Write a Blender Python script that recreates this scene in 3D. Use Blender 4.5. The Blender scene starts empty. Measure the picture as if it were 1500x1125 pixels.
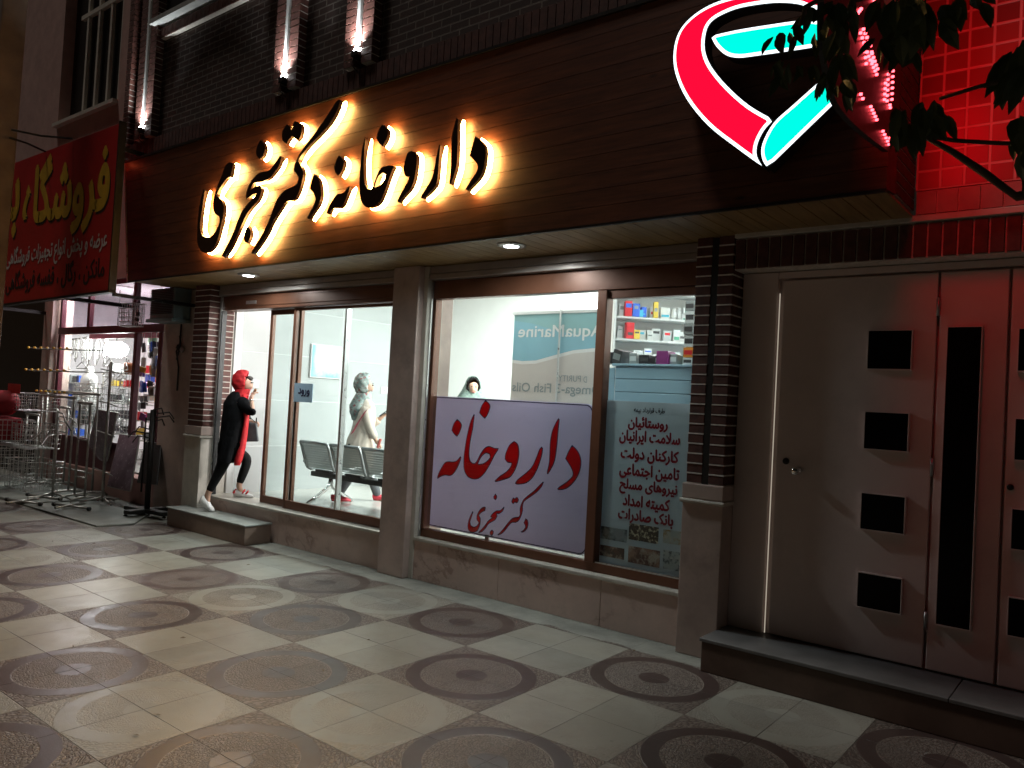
import bpy, bmesh, math, random
from mathutils import Vector, Matrix
from mathutils.geometry import tessellate_polygon
R = math.radians
S = bpy.context.scene
C = S.collection
# ---------------------------------------------------------------- camera, world, sun, exposure
CAM = Vector((7.490, -4.045, 1.650))
YAW, PITCH, ROLL, FPX = -0.671736, 0.0236755, 0.0543756, 1153.508
fwd = Vector((math.sin(YAW)*math.cos(PITCH), math.cos(YAW)*math.cos(PITCH), math.sin(PITCH)))
rgt0 = Vector((math.cos(YAW), -math.sin(YAW), 0)); up0 = rgt0.cross(fwd)
cr, sr = math.cos(ROLL), math.sin(ROLL)
rgt = cr*rgt0 + sr*up0; upv = -sr*rgt0 + cr*up0
cam = bpy.data.cameras.new('camera'); camo = bpy.data.objects.new('camera', cam); C.objects.link(camo)
mw = Matrix((rgt, upv, -fwd)).transposed().to_4x4(); mw.translation = CAM
camo.matrix_world = mw
cam.sensor_width = 36; cam.lens = FPX/1500*36; cam.clip_start = .05; cam.clip_end = 500
S.camera = camo
def ray(px, py): return rgt*((px-750)/FPX) + upv*((562.5-py)/FPX) + fwd
def aty(px, py, y):
    d = ray(px, py); return CAM + d*((y-CAM.y)/d.y)
def atz(px, py, z=0.0):
    d = ray(px, py); return CAM + d*((z-CAM.z)/d.z)
def atx(px, py, x):
    d = ray(px, py); return CAM + d*((x-CAM.x)/d.x)
def project(p):
    v = Vector(p)-CAM; z = v.dot(fwd)
    if z <= .05: return None
    return (750+FPX*v.dot(rgt)/z, 562.5-FPX*v.dot(upv)/z, z)

SUN_DIR = Vector((-.24, -.20, .95)).normalized()     # towards the street lighting
w = bpy.data.worlds.new('World'); S.world = w; w.use_nodes = True
nt = w.node_tree; bg = nt.nodes['Background']
sky = nt.nodes.new('ShaderNodeTexSky'); sky.sky_type = 'NISHITA'; sky.sun_disc = False
sky.sun_elevation = R(1.0); sky.sun_rotation = math.atan2(SUN_DIR.x, SUN_DIR.y)
nt.links.new(sky.outputs[0], bg.inputs[0]); bg.inputs[1].default_value = 0.006
sun = bpy.data.lights.new('street_light_sun', 'SUN'); sun.energy = 0.80; sun.angle = R(9); sun.color = (1, .93, .85)
suno = bpy.data.objects.new('street_light_sun', sun); C.objects.link(suno)
suno.rotation_euler = SUN_DIR.to_track_quat('Z', 'Y').to_euler(); suno.location = (0, -8, 12)
S.view_settings.view_transform = 'Standard'; S.view_settings.look = 'None'
S.view_settings.exposure = 0.0; S.view_settings.gamma = 1.0
S.view_settings.use_curve_mapping = False
S.render.engine = 'CYCLES'
S.cycles.max_bounces = 8; S.cycles.transparent_max_bounces = 16; S.cycles.use_denoising = True
S.cycles.sample_clamp_indirect = 4.0; S.cycles.caustics_reflective = False; S.cycles.caustics_refractive = False

# ---------------------------------------------------------------- materials
class N:
    def __init__(s, name):
        s.m = bpy.data.materials.new(name); s.m.use_nodes = True
        s.t = s.m.node_tree; s.n = s.t.nodes; s.out = s.n['Material Output']; s.b = s.n['Principled BSDF']
    def new(s, t, **k):
        o = s.n.new(t)
        for a, v in k.items(): setattr(o, a, v)
        return o
    def l(s, a, b): s.t.links.new(a, b)
    def val(s, sock, v):
        if hasattr(v, 'default_value') or hasattr(v, 'is_linked'): s.l(v, sock)
        else: sock.default_value = v
    def math(s, op, a, b=0.0, c=None):
        o = s.new('ShaderNodeMath', operation=op); s.val(o.inputs[0], a); s.val(o.inputs[1], b)
        if c is not None: s.val(o.inputs[2], c)
        return o.outputs[0]
    def mix(s, f, a, b):
        o = s.new('ShaderNodeMix', data_type='RGBA'); s.val(o.inputs[0], f)
        s.val(o.inputs[6], c4(a)); s.val(o.inputs[7], c4(b)); return o.outputs[2]
    def obj(s): return s.new('ShaderNodeTexCoord').outputs['Object']
    def noise(s, scale, detail=4, vec=None, rough=.6):
        o = s.new('ShaderNodeTexNoise'); o.inputs['Scale'].default_value = scale; o.inputs['Detail'].default_value = detail
        o.inputs['Roughness'].default_value = rough
        s.l(vec if vec is not None else s.obj(), o.inputs['Vector']); return o.outputs['Fac']
    def ramp(s, f, lo, hi):
        o = s.new('ShaderNodeMapRange'); s.val(o.inputs[0], f); o.inputs[1].default_value = lo; o.inputs[2].default_value = hi
        return o.outputs[0]
    def bump(s, h, strength=.3, dist=.01):
        o = s.new('ShaderNodeBump'); o.inputs['Strength'].default_value = strength; o.inputs['Distance'].default_value = dist
        s.l(h, o.inputs['Height']); s.l(o.outputs[0], s.b.inputs['Normal'])
    def xyz(s, vec=None):
        o = s.new('ShaderNodeSeparateXYZ'); s.l(vec if vec is not None else s.obj(), o.inputs[0]); return o.outputs
    def comb(s, a, b, c=0.0):
        o = s.new('ShaderNodeCombineXYZ')
        for i, v in enumerate((a, b, c)): s.val(o.inputs[i], v)
        return o.outputs[0]
def c4(c):
    if isinstance(c, (tuple, list)): return (*c, 1) if len(c) == 3 else tuple(c)
    return c
def mat(name, col, rough=.5, metal=0.0, var=.25, scale=6, bump=0.0, bscale=60, dirt=0.0, spec=.5):
    n = N(name); f = n.noise(scale, 5)
    d = tuple(x*(1-var) for x in col); u = tuple(min(1, x*(1+var*.5)) for x in col)
    c = n.mix(n.ramp(f, .3, .7), d, u)
    if dirt:
        c = n.mix(n.math('MULTIPLY', n.ramp(n.noise(2.3, 8, rough=.75), .5, .75), dirt), c, tuple(x*.35 for x in col))
    n.l(c, n.b.inputs['Base Color'])
    n.l(n.math('ADD', n.math('MULTIPLY', n.noise(scale*4, 3), .18), max(0, rough-.09)), n.b.inputs['Roughness'])
    n.b.inputs['Metallic'].default_value = metal; n.b.inputs['Specular IOR Level'].default_value = spec
    if bump: n.bump(n.noise(bscale, 4), bump, .004)
    return n.m
def emit(name, col, s):
    n = N(name); e = n.new('ShaderNodeEmission'); e.inputs[0].default_value = c4(col); e.inputs[1].default_value = s
    n.l(e.outputs[0], n.out.inputs[0]); return n.m
def glass(name, tint=(.9, .95, .94), rough=.01, ior=1.45):
    n = N(name); t = n.new('ShaderNodeBsdfTransparent'); t.inputs[0].default_value = c4(tint)
    g = n.new('ShaderNodeBsdfGlossy'); g.inputs['Roughness'].default_value = rough
    lw = n.new('ShaderNodeLayerWeight'); lw.inputs[0].default_value = .5
    fr = n.math('MULTIPLY_ADD', n.math('POWER', lw.outputs['Facing'], 5.0), .9, .035)
    mx = n.new('ShaderNodeMixShader'); n.l(fr, mx.inputs[0]); n.l(t.outputs[0], mx.inputs[1]); n.l(g.outputs[0], mx.inputs[2])
    n.l(mx.outputs[0], n.out.inputs[0]); return n.m
def brick_mat(name, c1, c2, mortar, bw=.21, bh=.068, ms=.007, axis='xz', bump=.6):
    n = N(name); x, y, z = n.xyz(); a = x if axis[0] == 'x' else y
    v = n.comb(a, z)
    b = n.new('ShaderNodeTexBrick'); n.l(v, b.inputs['Vector'])
    b.inputs['Color1'].default_value = c4(c1); b.inputs['Color2'].default_value = c4(c2); b.inputs['Mortar'].default_value = c4(mortar)
    b.inputs['Scale'].default_value = 1; b.inputs['Mortar Size'].default_value = ms; b.inputs['Brick Width'].default_value = bw
    b.inputs['Row Height'].default_value = bh; b.inputs['Mortar Smooth'].default_value = .15
    c = n.mix(n.ramp(n.noise(9, 5), .35, .75), b.outputs[0], (.02, .012, .01))
    c = n.mix(.55, b.outputs[0], c)
    n.l(c, n.b.inputs['Base Color']); n.b.inputs['Roughness'].default_value = .75
    h = n.math('SUBTRACT', n.math('MULTIPLY', n.noise(55, 4), .25), b.outputs['Fac'])
    n.bump(h, bump, .008); return n.m
def wood(name, dark, light, rough=.35, grain='x', plank=None):
    n = N(name); x, y, z = n.xyz()
    if grain == 'x': v = n.comb(n.math('MULTIPLY', x, 1.2), n.math('MULTIPLY', y, 14), n.math('MULTIPLY', z, 14)); pc = z
    else: v = n.comb(n.math('MULTIPLY', x, 14), n.math('MULTIPLY', y, 1.2), n.math('MULTIPLY', z, 14)); pc = x
    f = n.noise(2.2, 9, v, .68); c = n.mix(n.ramp(f, .3, .72), dark, light)
    kn = n.new('ShaderNodeTexVoronoi'); kn.inputs['Scale'].default_value = 2.6
    if grain == 'x': n.l(n.comb(n.math('MULTIPLY', x, .7), y, n.math('MULTIPLY', z, 2.0)), kn.inputs['Vector'])
    else: n.l(n.comb(n.math('MULTIPLY', x, 2.0), n.math('MULTIPLY', y, .7), z), kn.inputs['Vector'])
    c = n.mix(n.math('SUBTRACT', 1.0, n.ramp(kn.outputs['Distance'], .02, .09)), c, tuple(q*.35 for q in dark))
    if plank:
        wn = n.new('ShaderNodeTexWhiteNoise', noise_dimensions='1D'); n.l(n.math('FLOOR', n.math('DIVIDE', pc, plank)), wn.inputs['W'])
        c = n.mix(n.math('MULTIPLY', wn.outputs[0], .45), c, tuple(q*.8 for q in dark))
    n.l(c, n.b.inputs['Base Color']); n.b.inputs['Roughness'].default_value = rough
    n.bump(f, .12, .003); return n.m

# ---------------------------------------------------------------- mesh building
class MB:
    def __init__(s): s.v = []; s.f = []
    def quad(s, *p):
        k = len(s.v); s.v += [tuple(q) for q in p]; s.f.append(tuple(range(k, k+len(p)))); return s
    def hexa(s, p):      # 8 points: bottom ring 4, top ring 4
        k = len(s.v); s.v += [tuple(q) for q in p]
        for f in ((3, 2, 1, 0), (4, 5, 6, 7), (0, 1, 5, 4), (1, 2, 6, 5), (2, 3, 7, 6), (3, 0, 4, 7)): s.f.append(tuple(k+i for i in f))
        return s
    def box(s, x0, x1, y0, y1, z0, z1):
        return s.hexa([(x0, y0, z0), (x1, y0, z0), (x1, y1, z0), (x0, y1, z0), (x0, y0, z1), (x1, y0, z1), (x1, y1, z1), (x0, y1, z1)])
    def cbox(s, c, sx, sy, sz, rz=0.0, rx=0.0, ry=0.0):
        m = Matrix.Translation(c) @ Matrix.Rotation(rz, 4, 'Z') @ Matrix.Rotation(ry, 4, 'Y') @ Matrix.Rotation(rx, 4, 'X')
        h = [(-1, -1, -1), (1, -1, -1), (1, 1, -1), (-1, 1, -1), (-1, -1, 1), (1, -1, 1), (1, 1, 1), (-1, 1, 1)]
        return s.hexa([m @ Vector((a*sx/2, b*sy/2, c_*sz/2)) for a, b, c_ in h])
    def tube(s, pts, r, n=8, caps=True):
        pts = [Vector(p) for p in pts]; rs = r if isinstance(r, (list, tuple)) else [r]*len(pts)
        rings = []; prev = None
        for i, p in enumerate(pts):
            t = (pts[min(i+1, len(pts)-1)]-pts[max(i-1, 0)])
            t = t.normalized() if t.length > 1e-9 else Vector((0, 0, 1))
            if prev is None:
                a = t.cross(Vector((0, 0, 1)) if abs(t.z) < .9 else Vector((1, 0, 0))).normalized()
            else:
                a = prev-t*prev.dot(t); a = a.normalized() if a.length > 1e-6 else t.orthogonal().normalized()
            prev = a; b = t.cross(a); k = len(s.v)
            for j in range(n):
                an = 2*math.pi*j/n; s.v.append(tuple(p+a*(math.cos(an)*rs[i])+b*(math.sin(an)*rs[i])))
            rings.append(k)
        for i in range(len(rings)-1):
            for j in range(n):
                s.f.append((rings[i]+j, rings[i]+(j+1) % n, rings[i+1]+(j+1) % n, rings[i+1]+j))
        if caps:
            s.f.append(tuple(rings[0]+j for j in reversed(range(n)))); s.f.append(tuple(rings[-1]+j for j in range(n)))
        return s
    def lathe(s, c, prof, n=16, axis=Vector((0, 0, 1))):
        axis = axis.normalized(); a = axis.orthogonal().normalized(); b = axis.cross(a); c = Vector(c); rings = []
        for r, h in prof:
            k = len(s.v); rings.append(k)
            for j in range(n):
                an = 2*math.pi*j/n; s.v.append(tuple(c+axis*h+a*(r*math.cos(an))+b*(r*math.sin(an))))
        for i in range(len(rings)-1):
            for j in range(n): s.f.append((rings[i]+j, rings[i]+(j+1) % n, rings[i+1]+(j+1) % n, rings[i+1]+j))
        s.f.append(tuple(rings[0]+j for j in reversed(range(n)))); s.f.append(tuple(rings[-1]+j for j in range(n)))
        return s
    def loft(s, rings, close=True, caps=True):   # rings: lists of equal numbers of points
        n = len(rings[0]); ks = []
        for r in rings: ks.append(len(s.v)); s.v += [tuple(p) for p in r]
        for i in range(len(rings)-1):
            for j in range(n if close else n-1):
                s.f.append((ks[i]+j, ks[i]+(j+1) % n, ks[i+1]+(j+1) % n, ks[i+1]+j))
        if caps:
            s.f.append(tuple(ks[0]+j for j in reversed(range(n)))); s.f.append(tuple(ks[-1]+j for j in range(n)))
        return s
    def sphere(s, c, r, n=12, sz=(1, 1, 1)):
        c = Vector(c); rings = []
        for i in range(1, n//2):
            th = math.pi*i/(n//2)
            rings.append([c+Vector((r*sz[0]*math.sin(th)*math.cos(2*math.pi*j/n), r*sz[1]*math.sin(th)*math.sin(2*math.pi*j/n), -r*sz[2]*math.cos(th))) for j in range(n)])
        return s.loft(rings)
    def poly(s, loops, fn, d0, d1):              # loops: outer + holes as 2-D points; fn(u, v, d) -> 3-D
        pl = [[Vector((u, v, 0)) for u, v in L] for L in loops]
        tris = tessellate_polygon(pl); flat = [p for L in loops for p in L]
        k = len(s.v); n = len(flat)
        s.v += [tuple(fn(u, v, d0)) for u, v in flat]
        s.f += [tuple(k+i for i in t) for t in tris]
        if d1 is not None:
            s.v += [tuple(fn(u, v, d1)) for u, v in flat]
            s.f += [tuple(k+n+i for i in reversed(t)) for t in tris]
            o = 0
            for L in loops:
                m = len(L)
                for i in range(m): s.f.append((k+o+i, k+o+(i+1) % m, k+n+o+(i+1) % m, k+n+o+i))
                o += m
        return s
    def build(s, name, m, parent=None, smooth=False, bevel=0.0, fix=True):
        me = bpy.data.meshes.new(name); me.from_pydata(s.v, [], s.f)
        if fix:
            bm = bmesh.new(); bm.from_mesh(me); bmesh.ops.recalc_face_normals(bm, faces=bm.faces); bm.to_mesh(me); bm.free()
        me.materials.append(m)
        if smooth:
            me.polygons.foreach_set('use_smooth', [True]*len(me.polygons))
        o = bpy.data.objects.new(name, me); C.objects.link(o)
        if parent is not None:
            o.parent = parent; o.matrix_parent_inverse = pinv(parent)
        if bevel:
            b = o.modifiers.new('bevel', 'BEVEL'); b.width = bevel; b.segments = 2; b.limit_method = 'ANGLE'
        return o
def pinv(p):
    m = Matrix.LocRotScale(p.location, p.rotation_euler, p.scale)
    q = p.parent
    return (m if q is None else m).inverted() if q is None else Matrix.Identity(4)
def tag(o, label=None, cat=None, group=None, kind=None):
    if label: o['label'] = label
    if cat: o['category'] = cat
    if group: o['group'] = group
    if kind: o['kind'] = kind
    return o
def thing(name, label, cat, loc=(0, 0, 0), rz=0.0, group=None):
    o = bpy.data.objects.new(name, None); C.objects.link(o); o.location = loc; o.rotation_euler = (0, 0, rz)
    o.empty_display_size = .2
    return tag(o, label, cat, group)
def copy_thing(o, loc, rz=None, label=None, s=None):
    r = o.copy(); C.objects.link(r); r.location = loc
    if rz is not None: r.rotation_euler = (0, 0, rz)
    if s is not None: r.scale = (s, s, s)
    if label: r['label'] = label
    for ch in o.children:
        c = ch.copy(); C.objects.link(c); c.parent = r
        for g in ch.children:
            d = g.copy(); C.objects.link(d); d.parent = c
    return r
def area(name, loc, direction, sx, sy, power, col=(1, 1, 1), shape='RECTANGLE', spread=180):
    l = bpy.data.lights.new(name, 'AREA'); l.shape = shape; l.size = sx; l.size_y = sy; l.energy = power; l.color = col; l.spread = R(spread)
    o = bpy.data.objects.new(name, l); C.objects.link(o); o.location = loc
    o.rotation_euler = Vector(direction).to_track_quat('-Z', 'Y').to_euler(); return o
def smooth_loop(pts, k=4, sharp=25):
    """closed Catmull-Rom through the points, corners sharper than the limit kept"""
    n = len(pts); out = []
    P = [Vector(p) for p in pts]
    def corner(i):
        a = P[i]-P[i-1]; b = P[(i+1) % n]-P[i]
        return a.length > 0 and b.length > 0 and a.angle(b) > R(sharp+25)
    for i in range(n):
        p0, p1, p2, p3 = P[i-1], P[i], P[(i+1) % n], P[(i+2) % n]
        m1 = (p2-p0)*.5 if not corner(i) else (p2-p1)*.7
        m2 = (p3-p1)*.5 if not corner((i+1) % n) else (p2-p1)*.7
        for j in range(k):
            t = j/k
            q = p1*(2*t**3-3*t**2+1)+m1*(t**3-2*t**2+t)+p2*(-2*t**3+3*t**2)+m2*(t**3-t**2)
            out.append((q.x, q.y))
    return out
# Persian letters joined into presentation forms, written right to left
FORMS = {}
for ch, c, n_ in [('ا',0xFE8D,2),('ب',0xFE8F,4),('ت',0xFE95,4),('ج',0xFE9D,4),('خ',0xFEA5,4),('د',0xFEA9,2),('ر',0xFEAD,2),('ز',0xFEAF,2),('س',0xFEB1,4),('ش',0xFEB5,4),('ص',0xFEB9,4),('ض',0xFEBD,4),('ط',0xFEC1,4),('ع',0xFEC9,4),('ح',0xFEA1,4),('ف',0xFED1,4),('ق',0xFED5,4),('ل',0xFEDD,4),('م',0xFEE1,4),('ن',0xFEE5,4),('ه',0xFEE9,4),('و',0xFEED,2),('پ',0xFB56,4),('ک',0xFB8E,4),('گ',0xFB92,4),('ی',0xFBFC,4),('ئ',0xFE89,4)]: FORMS[ch] = (c, n_)
def persian(s):
    out = []
    for i, ch in enumerate(s):
        if ch not in FORMS: out.append(ch); continue
        c, n_ = FORMS[ch]; prev = i > 0 and s[i-1] in FORMS and FORMS[s[i-1]][1] == 4
        nxt = n_ == 4 and i+1 < len(s) and s[i+1] in FORMS
        out.append(chr(c+((3 if nxt else 1) if prev else (2 if nxt else 0))))
    return ''.join(out).replace('\uFEDF\uFE8E', '\uFEFB').replace('\uFEE0\uFE8E', '\uFEFC')[::-1]
def text(name, s, m, p0, p1, h, parent=None, bold=0.0, up=Vector((0, 0, 1)), thick=.003, mirror=False, nrm=None):
    """lettering from p0 (left) to p1 (right), total height h, as a thin solid on the plane through p0, p1, up"""
    cu = bpy.data.curves.new(name, 'FONT'); cu.body = s; cu.size = 1; cu.resolution_u = 3
    t = bpy.data.objects.new(name, cu); C.objects.link(t); bpy.context.view_layer.update()
    me = bpy.data.meshes.new_from_object(t.evaluated_get(bpy.context.evaluated_depsgraph_get()))
    bpy.data.objects.remove(t)
    xs = [v.co.x for v in me.vertices]; ys = [v.co.y for v in me.vertices]
    x0, x1, y0, y1 = min(xs), max(xs), min(ys), max(ys)
    p0, p1 = Vector(p0), Vector(p1); d = p1-p0; nr = nrm if nrm is not None else d.cross(up).normalized()
    V = [(v.co.x, v.co.y) for v in me.vertices]; F = [tuple(p.vertices) for p in me.polygons]
    bpy.data.meshes.remove(me)
    mb = MB(); offs = [(0, 0)] if not bold else [(0, 0), (bold, 0), (-bold, 0), (0, bold), (0, -bold)]
    for q, (ox, oy) in enumerate(offs):
        k = len(mb.v)
        for x, y in V:
            a = (x+ox-x0)/(x1-x0); a = 1-a if mirror else a
            mb.v.append(tuple(p0+d*a+up*((y+oy-y0)/(y1-y0)*h)+nr*(.0003*q)))
        mb.f += [tuple(k+i for i in f) for f in F]
    o = mb.build(name, m, parent, fix=False)
    sm = o.modifiers.new('solid', 'SOLIDIFY'); sm.thickness = thick; sm.offset = 0
    return o
# ---------------------------------------------------------------- material library
def pavement_mat():
    n = N('patterned_paving'); x, y, z = n.xyz()
    u = n.math('DIVIDE', x, .8); v = n.math('DIVIDE', n.math('MULTIPLY', y, -1.0), .8)
    fu = n.math('FLOOR', u); fv = n.math('FLOOR', v)
    par = n.math('FLOORED_MODULO', n.math('ADD', fu, fv), 2.0)         # 1 = dark block
    lu = n.math('SUBTRACT', n.math('SUBTRACT', u, fu), .5); lv = n.math('SUBTRACT', n.math('SUBTRACT', v, fv), .5)
    # hand-laid tiles: every quarter tile slightly off
    qu = n.math('FLOOR', n.math('MULTIPLY', u, 2)); qv = n.math('FLOOR', n.math('MULTIPLY', v, 2))
    wn = n.new('ShaderNodeTexWhiteNoise', noise_dimensions='2D'); n.l(n.comb(qu, qv), wn.inputs['Vector'])
    wr = n.xyz(wn.outputs['Color'])
    lu = n.math('ADD', lu, n.math('MULTIPLY', n.math('SUBTRACT', wr[0], .5), .018)); lv = n.math('ADD', lv, n.math('MULTIPLY', n.math('SUBTRACT', wr[1], .5), .018))
    r = n.math('MULTIPLY', n.math('SQRT', n.math('ADD', n.math('MULTIPLY', lu, lu), n.math('MULTIPLY', lv, lv))), .8)
    def step(a, e=.004): return n.ramp(r, a-e, a+e)
    ring = n.math('SUBTRACT', step(.30), step(.395)); core = n.math('SUBTRACT', 1.0, step(.095))
    wb = n.new('ShaderNodeTexWhiteNoise', noise_dimensions='2D'); n.l(n.comb(fu, fv), wb.inputs['Vector'])
    wq = n.math('ADD', wb.outputs[0], n.math('MULTIPLY', n.math('SUBTRACT', n.noise(1.3, 6, rough=.7), .5), .7))
    # most pale blocks are worn plain, most dark ones keep their relief
    plain = n.math('ADD', n.math('MULTIPLY', n.math('SUBTRACT', 1.0, par), n.ramp(wq, .12, .46)), n.math('MULTIPLY', par, n.math('MULTIPLY', n.ramp(wq, .78, 1.05), .6)))
    corner = step(.395)
    plain = n.math('MULTIPLY', plain, n.math('SUBTRACT', 1.0, n.math('MULTIPLY', corner, n.math('MULTIPLY_ADD', par, .35, .25))))
    smooth = n.math('MAXIMUM', ring, core); pebble = n.math('MULTIPLY', n.math('SUBTRACT', 1.0, smooth), n.math('SUBTRACT', 1.0, plain))
    ang = n.math('ARCTAN2', lv, lu)
    rr = n.math('MULTIPLY', r, 56.0); sh = n.math('MULTIPLY', n.math('FLOOR', rr), .37)
    cells = n.comb(rr, n.math('ADD', n.math('MULTIPLY', ang, 12), sh), 0.0)
    vo = n.new('ShaderNodeTexVoronoi', feature='DISTANCE_TO_EDGE'); vo.inputs['Scale'].default_value = 1.0; n.l(cells, vo.inputs['Vector'])
    gap = n.math('SUBTRACT', 1.0, n.ramp(vo.outputs['Distance'], .05, .20))
    peb_gap = n.math('MULTIPLY', gap, pebble)
    line = n.math('MULTIPLY', n.math('SUBTRACT', 1.0, n.ramp(n.math('ABSOLUTE', n.math('SUBTRACT', r, .30)), .001, .004)), n.math('SUBTRACT', 1.0, plain))
    worn = n.ramp(n.noise(.9, 6, rough=.7), .38, .66)
    dark_s = (.058, .040, .037); dark_p = (.19, .162, .142); light_s = (.275, .278, .248); light_p = (.258, .252, .220)
    cd = n.mix(pebble, n.mix(plain, dark_s, (.118, .088, .080)), n.mix(n.math('MULTIPLY', peb_gap, .85), dark_p, (.06, .045, .038)))
    cd = n.mix(n.math('MULTIPLY', line, .6), cd, (.26, .23, .2))
    cl = n.mix(pebble, light_s, n.mix(n.math('MULTIPLY', peb_gap, n.math('MULTIPLY_ADD', worn, .4, .4)), light_p, (.09, .07, .05)))
    cl = n.mix(n.math('MULTIPLY', plain, n.ramp(n.noise(3.1, 6, rough=.7), .35, .75)), cl, (.25, .245, .205))
    c = n.mix(par, cl, cd)
    tone = n.math('MULTIPLY_ADD', wr[2], .20, .88)
    hs = n.new('ShaderNodeHueSaturation'); n.l(c, hs.inputs['Color']); n.l(tone, hs.inputs['Value']); c = hs.outputs[0]
    # seams every 0.4 m
    def seam(t): 
        f = n.math('FRACT', n.math('MULTIPLY', t, 2)); return n.math('MINIMUM', f, n.math('SUBTRACT', 1.0, f))
    wob = n.math('MULTIPLY', n.noise(5, 2), .004)
    sd = n.math('MINIMUM', seam(u), seam(v)); sm = n.math('SUBTRACT', 1.0, n.ramp(n.math('SUBTRACT', sd, wob), .002, .007))
    sw = n.math('MULTIPLY', sm, n.math('MULTIPLY_ADD', n.ramp(n.noise(1.9, 3), .45, .6), .5, .3))
    c = n.mix(sw, c, (.045, .038, .032))
    dirt = n.ramp(n.noise(1.7, 9, rough=.72), .48, .8)
    c = n.mix(n.math('MULTIPLY', dirt, .45), c, (.09, .085, .07))
    spots = n.ramp(n.noise(23, 3, rough=.4), .70, .78); c = n.mix(n.math('MULTIPLY', spots, .35), c, (.05, .045, .04))
    # cement strip along the plinth, ragged edge
    e = n.math('ADD', y, n.math('MULTIPLY', n.math('SUBTRACT', n.noise(2.6, 5), .5), .26))
    cem = n.math('MULTIPLY', n.ramp(e, .80, .815), .9)
    cc = n.mix(n.ramp(n.noise(4, 8, rough=.7), .35, .7), (.20, .21, .19), (.34, .35, .31))
    c = n.mix(cem, c, cc)
    n.l(c, n.b.inputs['Base Color'])
    rg = n.math('ADD', n.math('MULTIPLY_ADD', pebble, .07, .21), n.math('MULTIPLY', n.noise(7, 5), .25))
    n.l(n.math('ADD', rg, n.math('MULTIPLY', cem, .25)), n.b.inputs['Roughness'])
    h = n.math('SUBTRACT', n.math('MULTIPLY', n.noise(110, 3), .08), n.math('ADD', n.math('MULTIPLY', n.math('MULTIPLY', peb_gap, n.math('SUBTRACT', 1.0, cem)), .5), n.math('MULTIPLY', sm, .7)))
    h = n.math('ADD', h, n.math('MULTIPLY', wr[0], .35))
    n.bump(h, .7, .006)
    return n.m
def marble_mat(name, base, vein, scale=1.2):
    n = N(name); f = n.noise(scale, 10, rough=.72)
    x_, y_, z_ = n.xyz(); vv = n.comb(n.math('ADD', x_, n.math('MULTIPLY', z_, .8)), y_, n.math('SUBTRACT', z_, n.math('MULTIPLY', x_, .35)))
    vn = n.math('SUBTRACT', 1.0, n.ramp(n.math('ABSOLUTE', n.math('SUBTRACT', n.noise(1.7, 7, vv, .62), .5)), .004, .03))
    c = n.mix(n.ramp(f, .35, .7), base, tuple(q*.72 for q in base))
    c = n.mix(n.math('MULTIPLY', vn, n.math('MULTIPLY', n.ramp(n.noise(2.4, 3), .42, .6), .6)), c, vein)
    c = n.mix(n.math('MULTIPLY', n.ramp(n.noise(3, 8, rough=.8), .55, .75), .3), c, tuple(q*.4 for q in base))
    n.l(c, n.b.inputs['Base Color']); n.b.inputs['Roughness'].default_value = .38; return n.m
def wall_tile_mat(name, base, joint, tw, th, ox=0., oz=0., axis='y', rough=.25, jw=.004, seedvar=.05):
    n = N(name); x, y, z = n.xyz(); a = x if axis == 'x' else y
    u = n.math('DIVIDE', n.math('SUBTRACT', a, ox), tw); v = n.math('DIVIDE', n.math('SUBTRACT', z, oz), th)
    def d(t, w_):
        f = n.math('FRACT', t); return n.math('MULTIPLY', n.math('MINIMUM', f, n.math('SUBTRACT', 1.0, f)), w_)
    s = n.math('MINIMUM', d(u, tw), d(v, th)); j = n.math('SUBTRACT', 1.0, n.ramp(s, jw*.5, jw))
    wn = n.new('ShaderNodeTexWhiteNoise', noise_dimensions='2D'); n.l(n.comb(n.math('FLOOR', u), n.math('FLOOR', v)), wn.inputs['Vector'])
    c = n.mix(wn.outputs[0], tuple(q*(1-seedvar) for q in base), tuple(min(1, q*(1+seedvar)) for q in base))
    c = n.mix(n.math('MULTIPLY', n.ramp(n.noise(2, 8, rough=.7), .45, .75), .12), c, tuple(q*.6 for q in base))
    c = n.mix(j, c, joint); n.l(c, n.b.inputs['Base Color'])
    n.b.inputs['Roughness'].default_value = rough
    n.bump(n.math('MULTIPLY', j, -1.0), .5, .003); return n.m
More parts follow.
